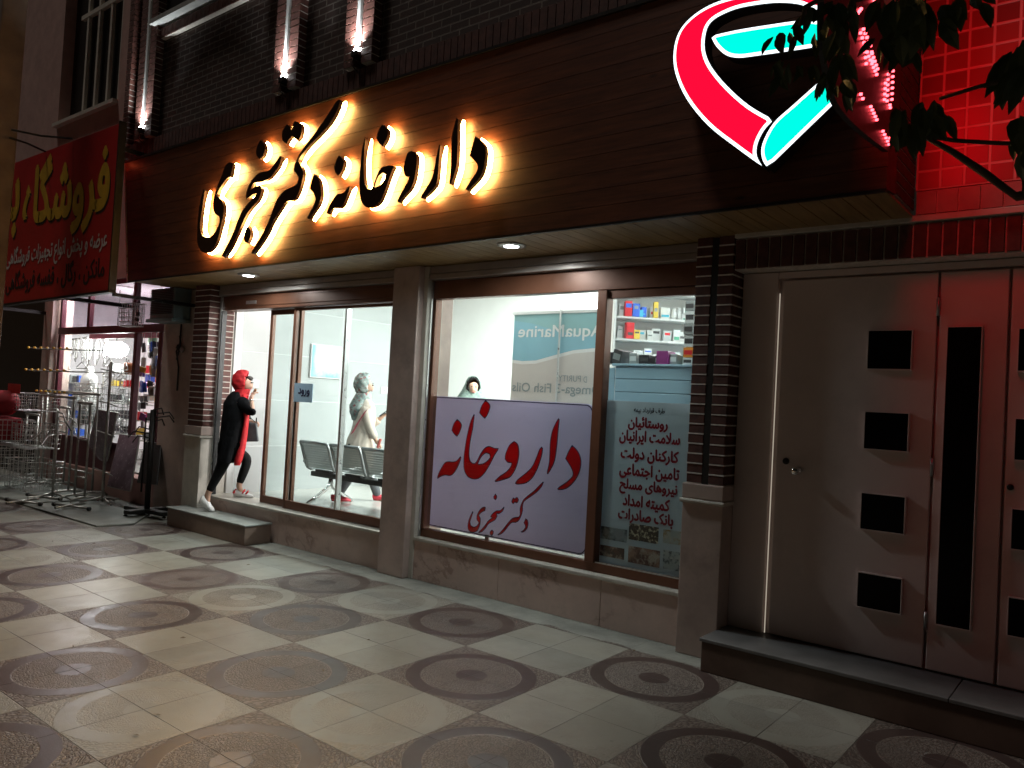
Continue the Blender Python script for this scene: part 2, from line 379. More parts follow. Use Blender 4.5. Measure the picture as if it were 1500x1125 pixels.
M = dict(
 paving=pavement_mat(),
 slab=mat('worn_concrete', (.20, .21, .19), .6, var=.4, scale=2.2, bump=.5, bscale=25, dirt=.6),
 asphalt=mat('asphalt', (.05, .05, .05), .8, var=.4, scale=12, bump=.6, bscale=90),
 brick=brick_mat('dark_brick_wall', (.062, .026, .02), (.038, .018, .015), (.17, .14, .12)),
 brickside=brick_mat('dark_brick_return', (.075, .032, .024), (.048, .022, .018), (.17, .14, .12), axis='yz'),
 brickgeo=mat('dark_brick', (.105, .036, .027), .7, var=.5, scale=14, bump=.5, bscale=50),
 mortar=mat('pale_mortar', (.72, .66, .60), .85, var=.25, scale=30, bump=.4),
 fascia=wood('fascia_boards', (.058, .016, .008), (.16, .048, .021), .5, 'x'),
 soffit=wood('soffit_boards', (.20, .12, .045), (.42, .27, .11), .45, 'y', plank=.12),
 darkmetal=mat('dark_metal', (.03, .027, .026), .5, .6, var=.3),
 black=mat('black_paint', (.012, .012, .012), .45),
 stone=marble_mat('pinkish_stone', (.72, .53, .46), (.30, .16, .12)),
 stonecap=mat('pale_stone', (.62, .57, .50), .5, var=.15, scale=9, bump=.2, dirt=.3),
 pillar=mat('stained_pillar_stone', (.56, .43, .38), .55, var=.25, scale=3, bump=.25, bscale=30, dirt=.5),
 plaster=mat('white_plaster', (.72, .72, .70), .7, var=.06, scale=4),
 step=mat('grey_step_stone', (.30, .32, .30), .4, var=.25, scale=5, bump=.3, bscale=40, dirt=.4),
 stepfront=marble_mat('brown_step_face', (.27, .19, .15), (.15, .1, .08)),
 brown=mat('brown_aluminium', (.16, .066, .038), .34, .25, var=.2, scale=3),
 shutter=mat('shutter_box_metal', (.36, .31, .28), .36, .35, var=.12, scale=4, dirt=.3),
 alu=mat('brushed_aluminium', (.72, .73, .72), .3, .85, var=.08),
 chrome=mat('chrome', (.8, .8, .8), .14, 1.0, var=.04),
 steel=mat('grey_steel', (.42, .43, .43), .38, .8, var=.2),
 white=mat('white_enamel', (.80, .80, .79), .35, var=.05),
 whitewall=mat('white_shop_wall', (.84, .84, .82), .55, var=.03),
 leftwall=wall_tile_mat('large_wall_tiles', (.46, .475, .47), (.66, .67, .66), 1.12, .60, oz=.92, ox=.9, axis='y', rough=.2, jw=.006),
 floor=wall_tile_mat('shop_floor', (.60, .58, .53), (.4, .38, .35), .6, .6, rough=.2),
 glass=glass('shop_glass'), doorglass=glass('door_glass', (.88, .94, .935)),
 ceil_lamp=emit('ceiling_lamp', (1, 1, .99), 270.0), ceil_lamp_soft=emit('ceiling_lamp_soft', (.95, 1, 1), 10.0),
 down=emit('downlight_lens', (.93, 1, 1), 40.0),
 glow=emit('led_backlight', (1, .56, .16), 78.0),
 letter=mat('bronze_letter_face', (.028, .010, .007), .35, .3),
 logo_red=emit('logo_red', (1, .003, .036), 1.2), logo_green=emit('logo_green', (0.0, .93, .66), 1.25), logo_white=emit('logo_white', (.85, .95, 1), 2.2),
 led_red=emit('red_led', (1, .06, .08), 9.0), spot=emit('uplight_lens', (.95, 1, 1), 70.0),
)
# ---------------------------------------------------------------- ground
g = MB(); g.quad((-60, -9, 0), (60, -9, 0), (60, 6, 0), (-60, 6, 0)); tag(g.build('pavement', M['paving']), kind='structure')
g = MB(); g.quad((-300, -300, -.15), (300, -300, -.15), (300, 300, -.15), (-300, 300, -.15)); tag(g.build('road', M['asphalt']), kind='structure')
g = MB(); g.box(-60, 60, -9.18, -9.002, -.149, .004); tag(g.build('kerb', M['stonecap'], bevel=.01), kind='structure')
g = MB()
def slab(pts, z): 
    g.loft([[(x, y, .001) for x, y in pts], [(x, y, z) for x, y in pts]])
slab([(-1.62, .06), (-1.56, .46), (-2.2, .98), (-3.45, 1.2), (-3.6, .02)], .022); slab([(-3.64, .02), (-3.49, 1.2), (-6.6, 1.2), (-6.6, .1), (-5.0, .0)], .034)
tag(g.build('concrete_apron', M['slab'], bevel=.006), kind='structure')

# ---------------------------------------------------------------- pharmacy building
PH = thing('pharmacy_building', 'brick pharmacy building with dark timber fascia over a lit glass shopfront', 'shop building', (2, 1.1, 0))
XL, XR, YB = -1.32, 5.02, 5.20
# upper wall with ribs
g = MB(); g.box(-2.62, 6.42, .60, 1.0, 4.30, 9.5); g.build('upper_wall', M['brick'], PH)
def soldier(x0, x1, z0, z1, y0, y1, pitch, gp=.008, recess=.01):
    b = MB(); m = MB(); m.box(x0, x1, y0+recess, y1, z0, z1)
    k = int((x1-x0)/pitch)
    for i in range(k):
        b.box(x0+i*pitch+gp/2, x0+(i+1)*pitch-gp/2, y0, y0+recess+.012, z0+gp/2, z1-gp/2)
    return b, m
def rib(x0, x1, z0, z1, y0, y1):
    b = MB(); m = MB(); m.box(x0+.006, x1-.006, y0+.006, y1, z0, z1); z = z0
    while z < z1-.06:
        b.box(x0, x1, y0, y1-.004, z+.004, z+.060); z += .068
    return b, m
for xa, xb in ((-2.60, -2.48), (-2.28, -2.13), (-2.02, -1.87), (.60, .735), (.84, .98), (1.70, 1.835), (1.94, 2.08)):
    b, m = rib(xa, xb, 4.62, 9.4, .50, .598); ro = b.build('brick_rib', M['brickgeo'], PH); m.build('mortar', M['mortar'], ro)
b, m = soldier(-2.6, 6.4, 4.36, 4.60, .53, .598, .075); ro = b.build('soldier_course', M['brickgeo'], PH); m.build('mortar', M['mortar'], ro)
b, m = soldier(-1.84, .55, 5.80, 5.92, .53, .598, .09); ro = b.build('window_sill_course', M['brickgeo'], PH); m.build('mortar', M['mortar'], ro)
g = MB(); g.box(-1.95, .58, .44, .598, 5.96, 6.02); g.build('window_ledge', mat('dusty_ledge', (.42, .42, .41), .6), PH, bevel=.006)
g = MB(); g.box(-1.84, .5, .592, .598, 6.03, 7.6); wo = g.build('window', M['black'], PH)
# fascia boards (a slightly twisted sheet, as built on site)
def fas(u, v, d=0.0):     # u 0..1 along, v 0..1 up, d in front
    bl, br, tl, tr = Vector((-2.09, .455, 2.864)), Vector((6.44, .30, 2.864)), Vector((-2.12, .345, 4.275)), Vector((6.44, .33, 4.262))
    p = (bl*(1-u)+br*u)*(1-v)+(tl*(1-u)+tr*u)*v
    return p+Vector((0, -d, 0))
g = MB(); nb = 12
for i in range(nb):
    v0, v1 = i/nb+.0012, (i+1)/nb-.0012; us = [0, .25, .5, .75, 1]
    for a in range(4):
        q0, q1 = us[a], us[a+1]
        g.hexa([fas(q0, v0), fas(q1, v0), fas(q1, v0, -.02), fas(q0, v0, -.02), fas(q0, v1), fas(q1, v1), fas(q1, v1, -.02), fas(q0, v1, -.02)])
fo = g.build('timber_fascia', M['fascia'], PH)
g = MB(); g.hexa([fas(0, 0, -.022), fas(1, 0, -.022), (6.44, .5, 2.88), (-2.09, .55, 2.88), fas(0, 1, -.022), fas(1, 1, -.022), (6.44, .5, 4.26), (-2.12, .5, 4.27)]); g.build('fascia_frame', M['black'], PH)
g = MB(); g.hexa([fas(0, 1, .012)+Vector((-.02, 0, .003)), fas(1, 1, .012)+Vector((0, 0, .003)), (6.44, .528, 4.265), (-2.14, .528, 4.278), fas(0, 1, .012)+Vector((-.02, 0, .028)), fas(1, 1, .012)+Vector((0, 0, .028)), (6.44, .528, 4.29), (-2.14, .528, 4.303)])
g.build('coping', M['darkmetal'], PH)
g = MB(); g.hexa([fas(0, 0, .006)+Vector((-.025, 0, -.012)), fas(0, 0, .006)+Vector((-.002, 0, -.012)), fas(0, 0, -.03)+Vector((-.002, 0, -.012)), fas(0, 0, -.03)+Vector((-.025, 0, -.012)),
                  fas(0, 1, .006)+Vector((-.025, 0, 0)), fas(0, 1, .006)+Vector((-.002, 0, 0)), fas(0, 1, -.03)+Vector((-.002, 0, 0)), fas(0, 1, -.03)+Vector((-.025, 0, 0))]); g.build('fascia_corner_trim', M['alu'], PH)
g = MB(); g.hexa([fas(0, 0, .004)+Vector((0, 0, -.016)), fas(1, 0, .004)+Vector((0, 0, -.016)), fas(1, 0, -.02)+Vector((0, 0, -.016)), fas(0, 0, -.02)+Vector((0, 0, -.016)),
                  fas(0, 0, .004)+Vector((0, 0, -.001)), fas(1, 0, .004)+Vector((0, 0, -.001)), fas(1, 0, -.02)+Vector((0, 0, -.001)), fas(0, 0, -.02)+Vector((0, 0, -.001))]); g.build('fascia_edge_trim', M['darkmetal'], PH)
# return of the fascia at the right corner, brick courses
b, m = rib(6.0, 6.43, 2.90, 4.25, .502, .99); ro = b.build('fascia_return', M['brickgeo'], PH); m.build('mortar', M['mortar'], ro)
# soffit boards
g = MB(); x = -2.08
while x < 6.42:
    x1 = min(x+.118, 6.43); u = (x+2.09)/8.53; g.box(x+.0, x1-.003, .455+(.30-.455)*u+.024, 1.28, 2.862, 2.878); x += .12
g.build('soffit', M['soffit'], PH)
# shutter boxes and brown headers
for x0, x1 in ((-1.14, 1.965), (2.365, 5.045)):
    sb = MB()
    for z0, z1, y0 in ((2.79, 2.858, 1.10), (2.735, 2.788, 1.093)): sb.box(x0, x1, y0, 1.27, z0, z1)
    sb.build('roller_shutter_box', M['shutter'], PH, bevel=.006)
# pillar, plinth, sill
g = MB(); g.box(1.972, 2.31, 1.02, 1.5, 0, 2.86); g.build('pillar', M['pillar'], PH, bevel=.008)
g = MB(); g.box(2.311, 2.362, 1.09, 1.30, .0, 2.86); g.build('pillar_return', M['stonecap'], PH, bevel=.004)
for i, (x0, x1) in enumerate(((2.363, 3.36), (3.364, 4.36), (4.364, 5.06))):
    g = MB(); g.box(x0, x1, 1.10, 1.5, 0, .348); g.build('plinth_slab', M['stone'], PH, bevel=.003)
g = MB(); g.box(2.363, 5.06, 1.082, 1.32, .351, .380); g.build('window_sill', M['stonecap'], PH, bevel=.006)
for i, (x0, x1) in enumerate(((-1.32, .3), (.304, 1.97))):
    g = MB(); g.box(x0, x1, 1.10, 1.5, 0, .33); g.build('plinth_slab', M['stone'], PH, bevel=.003)
g = MB(); g.box(-1.32, 1.97, 1.082, 1.45, .333, .362); g.build('door_sill', M['stonecap'], PH, bevel=.006)
# brick piers with moulded stone bases
def pier(x0, x1, ztop, groove, yf=1.0):
    b = MB(); m = MB(); z = 1.172; w2 = (x1-x0)
    m.box(x0+.0045, x1-.0045, yf+.0045, 1.34, 1.16, ztop)
    k = 0
    while z < ztop-.03:
        j = [random.uniform(-.0018, .0018) for _ in range(4)]
        if groove:
            ga, gb = x0+w2*.42, x0+w2*.60
            b.box(x0+j[0], ga+j[1], yf+j[2], 1.0+.06, z, z+.058); b.box(gb+j[1], x1+j[0], yf+j[3], 1.33, z, z+.058)
        else:
            b.box(x0+j[0], x1+j[1], yf+j[2], 1.33, z, z+.058)
        m.box(x0-.0025, x1+.0025, yf-.003, 1.335, z+.0585, z+.0675) if not groove else (m.box(x0-.0025, ga-.001, yf-.003, 1.06, z+.0585, z+.0675), m.box(gb+.001, x1+.0025, yf-.003, 1.335, z+.0585, z+.0675))
        z += .068
    o = b.build('brick_pier', M['brickgeo'], PH, bevel=.003); m.build('mortar', M['mortar'], o)
    if groove:
        gm = MB(); gm.box(x0+w2*.42, x0+w2*.60, yf+.0012, yf+.0042, 1.165, ztop); gm.build('groove_shade', M['black'], PH)  # black strip paints the recess shade; the groove itself is barely sunk
    s = MB(); s.box(x0-.015, x1+.01, yf-.012, 1.33, 0, 1.03); s.build('pier_base', M['stonecap'] if not groove else M['pillar'], PH, bevel=.006)
    s = MB(); s.box(x0-.02, x1+.015, yf-.02, 1.33, 1.062, 1.166); s.build('pier_block', M['pillar'], PH, bevel=.008)
    s = MB(); s.tube([(x0-.03, yf-.02, 1.046), (x1+.025, yf-.02, 1.046)], .0145, 10); s.box(x0-.03, x1+.02, yf-.018, 1.33, 1.033, 1.059); s.build('pier_moulding', M['stonecap'], PH)
pier(5.062, 5.33, 2.855, True); pier(-1.50, -1.165, 2.855, False)
g = MB(); g.box(-2.56, -1.78, 1.18, 1.6, 0, 2.86); g.build('end_pillar', M['pillar'], PH, bevel=.01)
g = MB(); g.box(-1.775, -1.51, 1.22, 1.6, 0, 2.86); g.build('end_pillar', M['stonecap'], PH, bevel=.006)
# room
g = MB(); g.box(XL-.1, XL, 1.46, YB, .0, 3.45); g.build('interior_wall', M['leftwall'], PH)
g = MB(); g.box(-1.16, XL+.0, 1.36, 1.455, .363, 2.86); g.build('door_jamb', M['white'], PH)
g = MB(); g.box(XL-.1, 5.3, YB+.002, YB+.1, 0, 3.45); g.build('interior_wall', M['whitewall'], PH)
g = MB(); g.box(5.03, 5.13, 1.36, YB, .0, 3.45); g.build('interior_wall', M['whitewall'], PH)
g = MB(); g.box(XL-.1, 5.3, 1.30, YB+.1, 3.452, 3.55); g.build('ceiling', M['whitewall'], PH)
g = MB(); g.box(XL, 5.028, 1.46, YB, .25, .33); g.build('shop_floor', M['floor'], PH)
g = MB(); g.box(XL-.1, 5.2, 1.275, 1.35, 2.735, 3.45); g.build('interior_lintel', M['whitewall'], PH)
g = MB(); g.box(-2.6, 6.42, 1.0, 5.4, 4.3, 9.5); g.box(-2.6, 6.42, 1.605, 5.4, 3.56, 4.29); g.build('upper_block', M['plaster'], PH)
# display window
W = MB()
W.box(2.364, 5.058, 1.16, 1.255, 2.565, 2.733)          # header band
W.box(2.364, 5.058, 1.17, 1.25, .382, .452)             # bottom rail
W.box(2.364, 2.402, 1.165, 1.25, .453, 2.563); W.box(4.165, 4.25, 1.15, 1.25, .453, 2.563)
W.box(4.252, 5.058, 1.18, 1.25, 2.50, 2.563); W.box(4.992, 5.058, 1.185, 1.25, .453, 2.498)
wf = W.build('display_window', M['brown'], PH, bevel=.005)
g = MB(); g.box(2.403, 4.164, 1.205, 1.211, .454, 2.562); g.build('window_pane', M['glass'], wf)
g = MB(); g.box(4.252, 4.991, 1.222, 1.228, .454, 2.499); g.build('window_pane', M['glass'], wf)
g = MB(); g.box(4.252, 4.99, 1.172, 1.179, .4535, .462); g.build('glazing_bead', M['alu'], wf)
g = MB(); g.box(2.3635, 2.376, 1.135, 1.158, .382, 2.72); g.build('shutter_guide', M['alu'], wf)
# automatic sliding door
D = MB()
D.box(-1.13, 1.97, 1.15, 1.33, 2.565, 2.733); D.box(-.98, 1.97, 1.14, 1.149, 2.60, 2.70)
do = D.build('sliding_door', M['brown'], PH, bevel=.006)
def leaf(x0, x1, y, l, r_, t, bm_):
    f = MB(); f.box(x0, x0+l, y, y+.045, .366, 2.56); f.box(x1-r_, x1, y, y+.045, .366, 2.56)
    f.box(x0+l+.001, x1-r_-.001, y+.001, y+.044, .366, .366+bm_); f.box(x0+l+.001, x1-r_-.001, y+.001, y+.044, 2.56-t, 2.56)
    f.build('leaf_frame', M['brown'], do, bevel=.004)
    p = MB(); p.box(x0+l+.002, x1-r_-.002, y+.02, y+.026, .366+bm_, 2.56-t); p.build('door_pane', M['doorglass'], do)
leaf(-.31, .262, 1.262, .045, .04, .055, .08); leaf(.20, 1.965, 1.205, .042, .05, .03, .09)
g = MB(); g.box(1.085, 1.115, 1.196, 1.252, .457, 2.528); g.build('glazing_bar', M['alu'], do)
g = MB(); g.box(-.62, -.42, 1.128, 1.139, 2.62, 2.66); g.build('door_sensor', M['alu'], do, bevel=.004)
g = MB(); g.box(-1.158, -1.13, 1.13, 1.20, .363, 2.72); g.build('shutter_guide', M['alu'], do); g = MB(); g.box(-1.128, -1.112, 1.14, 1.20, .363, 2.56); g.build('guide_channel', M['black'], do)
# steps
g = MB(); g.box(-1.38, .205, .755, 1.08, 0, .195); so = g.build('doorstep', M['stepfront'], bevel=.006); tag(so, 'low grey stone doorstep under the pharmacy entrance', 'step')
g = MB(); g.box(-1.395, .22, .742, 1.08, .196, .214); g.build('tread', M['step'], so, bevel=.005)
g = MB(); g.box(5.345, 9.6, .745, 1.19, 0, .19); so = g.build('doorstep', mat('dark_step_face', (.13, .085, .065), .6, var=.3, scale=3, dirt=.5), bevel=.006); tag(so, 'long dark doorstep with brown face below the white metal door', 'step')
g = MB()
for x0, x1 in ((5.335, 6.75), (6.754, 8.2), (8.204, 9.6)): g.box(x0, x1, .732, 1.19, .191, .213)
g.build('tread', mat('dark_step_stone', (.15, .15, .15), .45, var=.3, scale=5, bump=.3, bscale=40, dirt=.5), so, bevel=.004)
# pharmacy ceiling lights; one before the blue cabinet added to light the poster's back
for i, (x, y, mm) in enumerate(((.2, 2.2, 'ceil_lamp_soft'), (.2, 3.9, 'ceil_lamp_soft'), (2.0, 2.2, 'ceil_lamp_soft'), (2.1, 4.2, 'ceil_lamp'), (4.45, 1.72, 'ceil_lamp_soft'), (4.1, 4.0, 'ceil_lamp'))):
    t = thing('ceiling_light', '', 'ceiling light', (x, y, 3.45), 0, 'ceiling lights inside the pharmacy')
    t['label'] = 'square recessed ceiling panel light inside the pharmacy'
    f = MB(); f.box(x-.33, x+.33, y-.33, y+.33, 3.42, 3.45); f.build('frame', M['white'], t)
    f = MB(); f.quad((x-.3, y-.3, 3.418), (x-.3, y+.3, 3.418), (x+.3, y+.3, 3.418), (x+.3, y-.3, 3.418)); f.build('diffuser', M[mm], t)
# soffit downlights
def downlight(x, y, label, power):
    t = thing('downlight', label, 'downlight', (x, y, 2.862), 0, 'downlights in the timber soffit')
    f = MB(); f.lathe((x, y, 2.861), [(.085, 0), (.112, 0), (.114, -.007), (.085, -.013)], 28); f.build('trim_ring', M['alu'], t, smooth=True)
    f = MB(); f.lathe((x, y, 2.861), [(.083, -.003), (.07, -.012), (.02, -.016)], 24); f.build('lens', M['down'], t)
    a = area('downlight_lamp', (x, y, 2.838), (0, 0, -1), .15, .15, power, (.90, 1, 1), 'DISK', 165); a.parent = t; a.matrix_parent_inverse = pinv(t)
p = atz(364, 404, 2.85); downlight(p.x, p.y, 'round white downlight in the soffit above the entrance door', 13)
p = atz(749, 361, 2.85); downlight(p.x, p.y, 'round white downlight in the soffit above the display window', 17)
# facade uplights
def uplight(x, label, s):
    z = 4.74
    t = thing('wall_uplight', label, 'wall light', (x, .56, z), 0, 'uplights between the brick ribs')
    f = MB(); f.cbox((x, .50, z-.03), .075, .09, .05); f.cbox((x, .575, z-.06), .05, .05, .12); f.tube([(x, .47, z-.05), (x-.02, .46, z-.13), (x, .55, z-.2)], .006, 6); f.build('housing', M['darkmetal'], t, bevel=.004)
    f = MB(); f.lathe((x, .49, z+.004), [(.03, -.002), (.028, .006)], 16); f.build('lens', M['spot'], t)
    f = MB(); f.tube([(x+.005, .515, z+.03), (x+.005, .515, 9.3)], .036, 10); f.build('conduit', M['white'], t)
    a = area('uplight_lamp', (x, .455, z+.03), (0, .10, 1), .05, .05, s, (.92, 1, 1), 'DISK', 120); a.parent = t; a.matrix_parent_inverse = pinv(t)
for x, l, s in ((-2.075, 'leftmost of the three white uplights, near the red signboard', 10), (.79, 'middle white uplight between brick ribs above the bright lettering', 11), (1.885, 'rightmost of the three white uplights on the brick wall', 11)): uplight(x, l, s)
# ---------------------------------------------------------------- lettering traced in place
def T(pts, ox, oy, s): return [(ox+x*s, oy+y*s) for x, y in pts]
A = (280, 130, 250/1082); B = (450, 150, 290/1500)
SIGN = [
 ('dal', B, [[(1272,255),(1325,300),(1350,350),(1347,440),(1327,530),(1290,590),(1215,668),(1198,660),(1240,590),(1285,520),(1290,475),(1270,445),(1230,405),(1250,330)]]),
 ('alef', B, [[(1130,118),(1142,125),(1140,250),(1135,450),(1110,560),(1085,622),(1075,615),(1088,500),(1090,350),(1098,240)]]),
 ('re', B, [[(1000,320),(1008,330),(1000,430),(985,590),(965,640),(920,690),(872,728),(858,720),(880,680),(925,610),(955,540),(975,430)]]),
 ('vav', B, [[(795,368),(820,385),(832,430),(818,550),(800,620),(770,670),(690,757),(682,745),(720,670),(760,600),(772,560),(750,562),(732,535),(732,480),(750,410),(770,375)]]),
 ('kha_alef', B, [[(437,262),(440,290),(432,380),(428,480),(432,580),(442,625),(458,652),(480,660),(495,640),(520,570),(545,515),(570,490),(600,480),(645,478),(660,487),(640,525),(615,592),(580,692),(545,762),(500,790),(450,795),(415,760),(398,700),(395,600),(403,480),(415,360)], [(575,535),(594,545),(582,590),(545,630),(510,645),(516,618),(540,560)]]),
 ('dot', B, [[(568,165),(600,195),(612,230),(600,280),(570,333),(545,310),(522,270),(540,210)]]),
 ('dot', B, [[(240,400),(270,430),(280,455),(265,510),(238,558),(215,535),(202,495),(220,440)]]),
 ('nun_he', B, [[(318,632),(321,650),(300,710),(270,780),(240,800),(190,805),(155,845),(145,838),(165,785),(205,720),(230,692),(260,690),(285,675),(300,650)]]),
 ('dal', A, [[(777,538),(805,565),(820,610),(824,680),(805,740),(745,826),(733,818),(765,760),(785,710),(780,670),(752,635),(762,590)]]),
 ('kaf_te_re', A, [[(940,68),(942,85),(925,140),(880,220),(810,300),(750,360),(703,418),(682,448),(680,464),(692,482),(707,510),(711,545),(700,600),(680,660),(652,705),(602,717),(564,770),(515,850),(485,915),(440,987),(395,1044),(380,1038),(420,972),(465,895),(490,840),(520,760),(545,700),(585,650),(640,622),(668,602),(680,570),(668,540),(648,520),(655,485),(668,455),(690,408),(740,338),(800,258),(870,158),(920,80)]]),
 ('dots', A, [[(605,225),(628,240),(632,262),(640,255),(648,215),(660,205),(695,225),(702,260),(690,310),(672,328),(640,300),(620,320),(605,348),(585,335),(575,310),(580,265)]]),
 ('sin_nun_jim', A, [[(562,424),(573,434),(556,490),(517,545),(482,577),(440,590),(400,597),(384,618),(372,645),(398,625),(432,612),(447,632),(441,670),(422,710),(387,750),(350,800),(312,882),(287,935),(250,1012),(210,1064),(192,1058),(228,990),(265,915),(290,850),(320,780),(360,727),(398,690),(415,663),(393,669),(365,690),(348,698),(350,660),(366,612),(398,562),(440,530),(488,520),(510,500),(545,452)]]),
 ('dot', A, [[(440,325),(462,350),(470,385),(457,425),(435,447),(415,425),(412,390),(424,350)]]),
 ('dot', A, [[(360,870),(378,900),(375,940),(357,980),(338,967),(332,935),(345,895)]]),
 ('ye', A, [[(245,465),(266,475),(251,560),(226,570),(190,620),(166,660),(162,680),(190,702),(206,740),(206,795),(192,850),(182,905),(166,960),(140,1010),(100,1038),(65,1030),(42,990),(37,930),(44,800),(60,700),(78,638),(87,645),(76,720),(62,820),(57,880),(67,925),(95,941),(130,932),(160,892),(180,842),(178,808),(155,796),(139,760),(142,700),(160,630),(190,560),(210,500),(228,475)]]),
]
def fas_y(x, z): 
    u = (x+2.1)/8.54; v = (z-2.864)/1.405
    return fas(u, v).y
OFF = .118
def onfas(px, py):
    y = .26
    for _ in range(4):
        p = aty(px, py, y); y = fas_y(p.x, p.z)-OFF
    return p
SG = thing('sign_lettering', 'backlit Persian pharmacy name in dark bronze letters glowing amber on the timber fascia', 'sign', (1.2, .3, 3.5))
def shrink(L, d):
    n = len(L); out = []
    ar = sum(L[i][0]*L[(i+1) % n][1]-L[(i+1) % n][0]*L[i][1] for i in range(n))
    sg = 1 if ar > 0 else -1
    for i in range(n):
        a = Vector(L[i])-Vector(L[i-1]); b = Vector(L[(i+1) % n])-Vector(L[i])
        t = (a.normalized() if a.length else a)+(b.normalized() if b.length else b)
        if t.length < 1e-6: out.append(L[i]); continue
        t.normalize(); q = Vector((L[i][0]-t.y*sg*d, L[i][1]+t.x*sg*d))
        if d > 0:
            near = 9
            for j in range(n):
                a_, b_ = Vector(L[j]), Vector(L[(j+1) % n]); ab = b_-a_; u_ = max(0, min(1, (q-a_).dot(ab)/max(ab.dot(ab), 1e-9))); near = min(near, (q-a_-ab*u_).length)
            if near < .8*d: continue
        out.append((q.x, q.y))
    return out
for nm, (ox, oy, s), loops in SIGN:
    L3 = []
    for L in loops:
        pts = []
        for px, py in T(L, ox, oy, s):
            p = onfas(px, py); pts.append((p.x, p.z))
        L3.append(smooth_loop(pts, 3))
    front = lambda u, v, d: (u, fas_y(u, v)-d, v)
    b = MB(); b.poly(L3, front, OFF, OFF-.034); lo = b.build('letter', M['letter'], SG)
    e = MB(); e.poly([shrink(q, (-.010 if k == 0 else .010) if nm != 'sin_nun_jim' else .004) for k, q in enumerate(L3)], front, OFF-.074, None); e.build('led_backlight', M['glow'], lo, fix=False)

# pharmacy emblem: ribbon of red and green on a lit box
def Z7(pts): return [(960+x*.36, y*.36) for x, y in pts]
LOGO = thing('illuminated_emblem', 'large lit pharmacy emblem of red and green ribbons with white edges on the fascia', 'lit sign', (5.8, .3, 3.0))
def inner(L, d): return shrink(L, d)
def logo_piece(pts, m, nm, lift):
    L = []
    for px, py in Z7(pts):
        p = aty(px, py, .17); L.append((p.x, p.z))
    L = smooth_loop(L, 4)
    f = lambda u, v, d: (u, .17-d+lift, v)
    b = MB(); b.poly([L], f, 0, -.10); bo = b.build('sign_box', M['black'], LOGO)
    e = MB(); e.poly([shrink(L, .002)], f, .004, None); e.build('lit_edge', M['logo_white'], bo, fix=False)
    e = MB(); e.poly([shrink(L, .021)], f, .010, .006); e.build(nm, m, bo, fix=False)
logo_piece([(442,684),(330,603),(215,512),(128,405),(82,300),(75,210),(97,130),(147,70),(220,22),(310,-10),(420,-30),(540,-40),(660,-30),(770,10),(830,80),(800,95),(740,60),(690,48),(630,35),(575,18),(480,14),(350,33),(272,62),(228,92),(208,132),(203,200),(228,268),(292,348),(382,428),(484,488),(445,530),(418,585),(415,635)], M['logo_red'], 'red_ribbon', 0)
logo_piece([(225,147),(330,123),(470,100),(600,83),(690,90),(790,120),(835,165),(700,186),(560,208),(420,228),(340,237),(288,226),(248,190)], M['logo_green'], 'green_ribbon', .0)
logo_piece([(457,686),(434,645),(436,585),(482,500),(560,428),(690,312),(800,215),(870,170),(875,255),(830,320),(745,407),(600,547)], M['logo_green'], 'green_ribbon', .0)

# projecting emblem sign seen edge-on, outlined with red LEDs
BX = 6.50
BL = thing('projecting_sign', 'black projecting sign edged with red LED lines at the corner of the building', 'lit sign', (BX, .2, 3.6))
def atb(px, py): p = atx(px, py, BX); return (p.y, p.z)
out = [atb(*q) for q in ((1212,-90),(1208,40),(1214,95),(1228,150),(1262,190),(1303,222),(1312,150),(1308,60),(1290,-20),(1262,-90))]
f = lambda u, v, d: (BX-d, u, v)
b = MB(); b.poly([smooth_loop(out, 4)], f, .004, .03); bo = b.build('sign_box', M['black'], BL)
def ledline(pts):
    q = [Vector((BX+.004, *atb(*p))) for p in pts]; b = MB()
    for a, c in zip(q, q[1:]):
        k = max(2, int((c-a).length/.026))
        for i in range(k): b.sphere(a.lerp(c, (i+.5)/k), .0085, 6)
    b.build('led_line', M['led_red'], bo, smooth=True)
for pts in (((1252,24),(1261,12)), ((1258,45),(1270,80),(1284,112)), ((1262,40),(1275,70),(1277,96)), ((1264,62),(1268,98)), ((1275,76),(1285,104)), ((1273,154),(1284,178)), ((1291,190),(1302,214)), ((1302,198),(1303,216)), ((1307,100),(1305,150)), ((1300,105),(1298,152)), ((1296,118),(1294,150)), ((1278,-4),(1283,15)), ((1299,64),(1304,78)), ((1302,152),(1303,160)), ((1258,135),(1264,148))): ledline(pts)
a = area('led_glow', (BX+.03, -.05, 3.55), (1, .62, -.12), .45, .6, 7, (1, .003, .010)); a.parent = BL; a.matrix_parent_inverse = pinv(BL)

# ---------------------------------------------------------------- right-hand house: tiled wall, brick lintel, white metal door
M['redtile'] = wall_tile_mat('square_facade_tiles', (.40, .07, .07), (.85, .42, .42), .122, .112, ox=6.44, oz=3.02, axis='x', rough=.3, jw=.009, seedvar=.25)
M['doorwhite'] = mat('white_door_paint', (.74, .62, .59), .38, var=.06, scale=2, dirt=.18)
M['doorglassblack'] = mat('black_door_glass', (.004, .004, .005), .15, spec=.12)
NH = thing('neighbour_house', 'dark house front beside the pharmacy with square tiles above a brick lintel', 'house', (7, 1.1, 0))
g = MB(); g.box(6.435, 10.5, .99, 1.4, 3.02, 9.5); g.build('tiled_wall', M['redtile'], NH)
b, m = soldier(6.44, 10.5, 2.875, 3.015, .985, 1.4, .11); ro = b.build('tile_border', mat('border_tile', (.45, .25, .23), .4), NH); m.build('mortar', M['mortar'], ro)
g = MB(); g.box(5.34, 10.5, .975, 1.4, 2.835, 2.872); g.build('lintel_band', M['stonecap'], NH, bevel=.004)
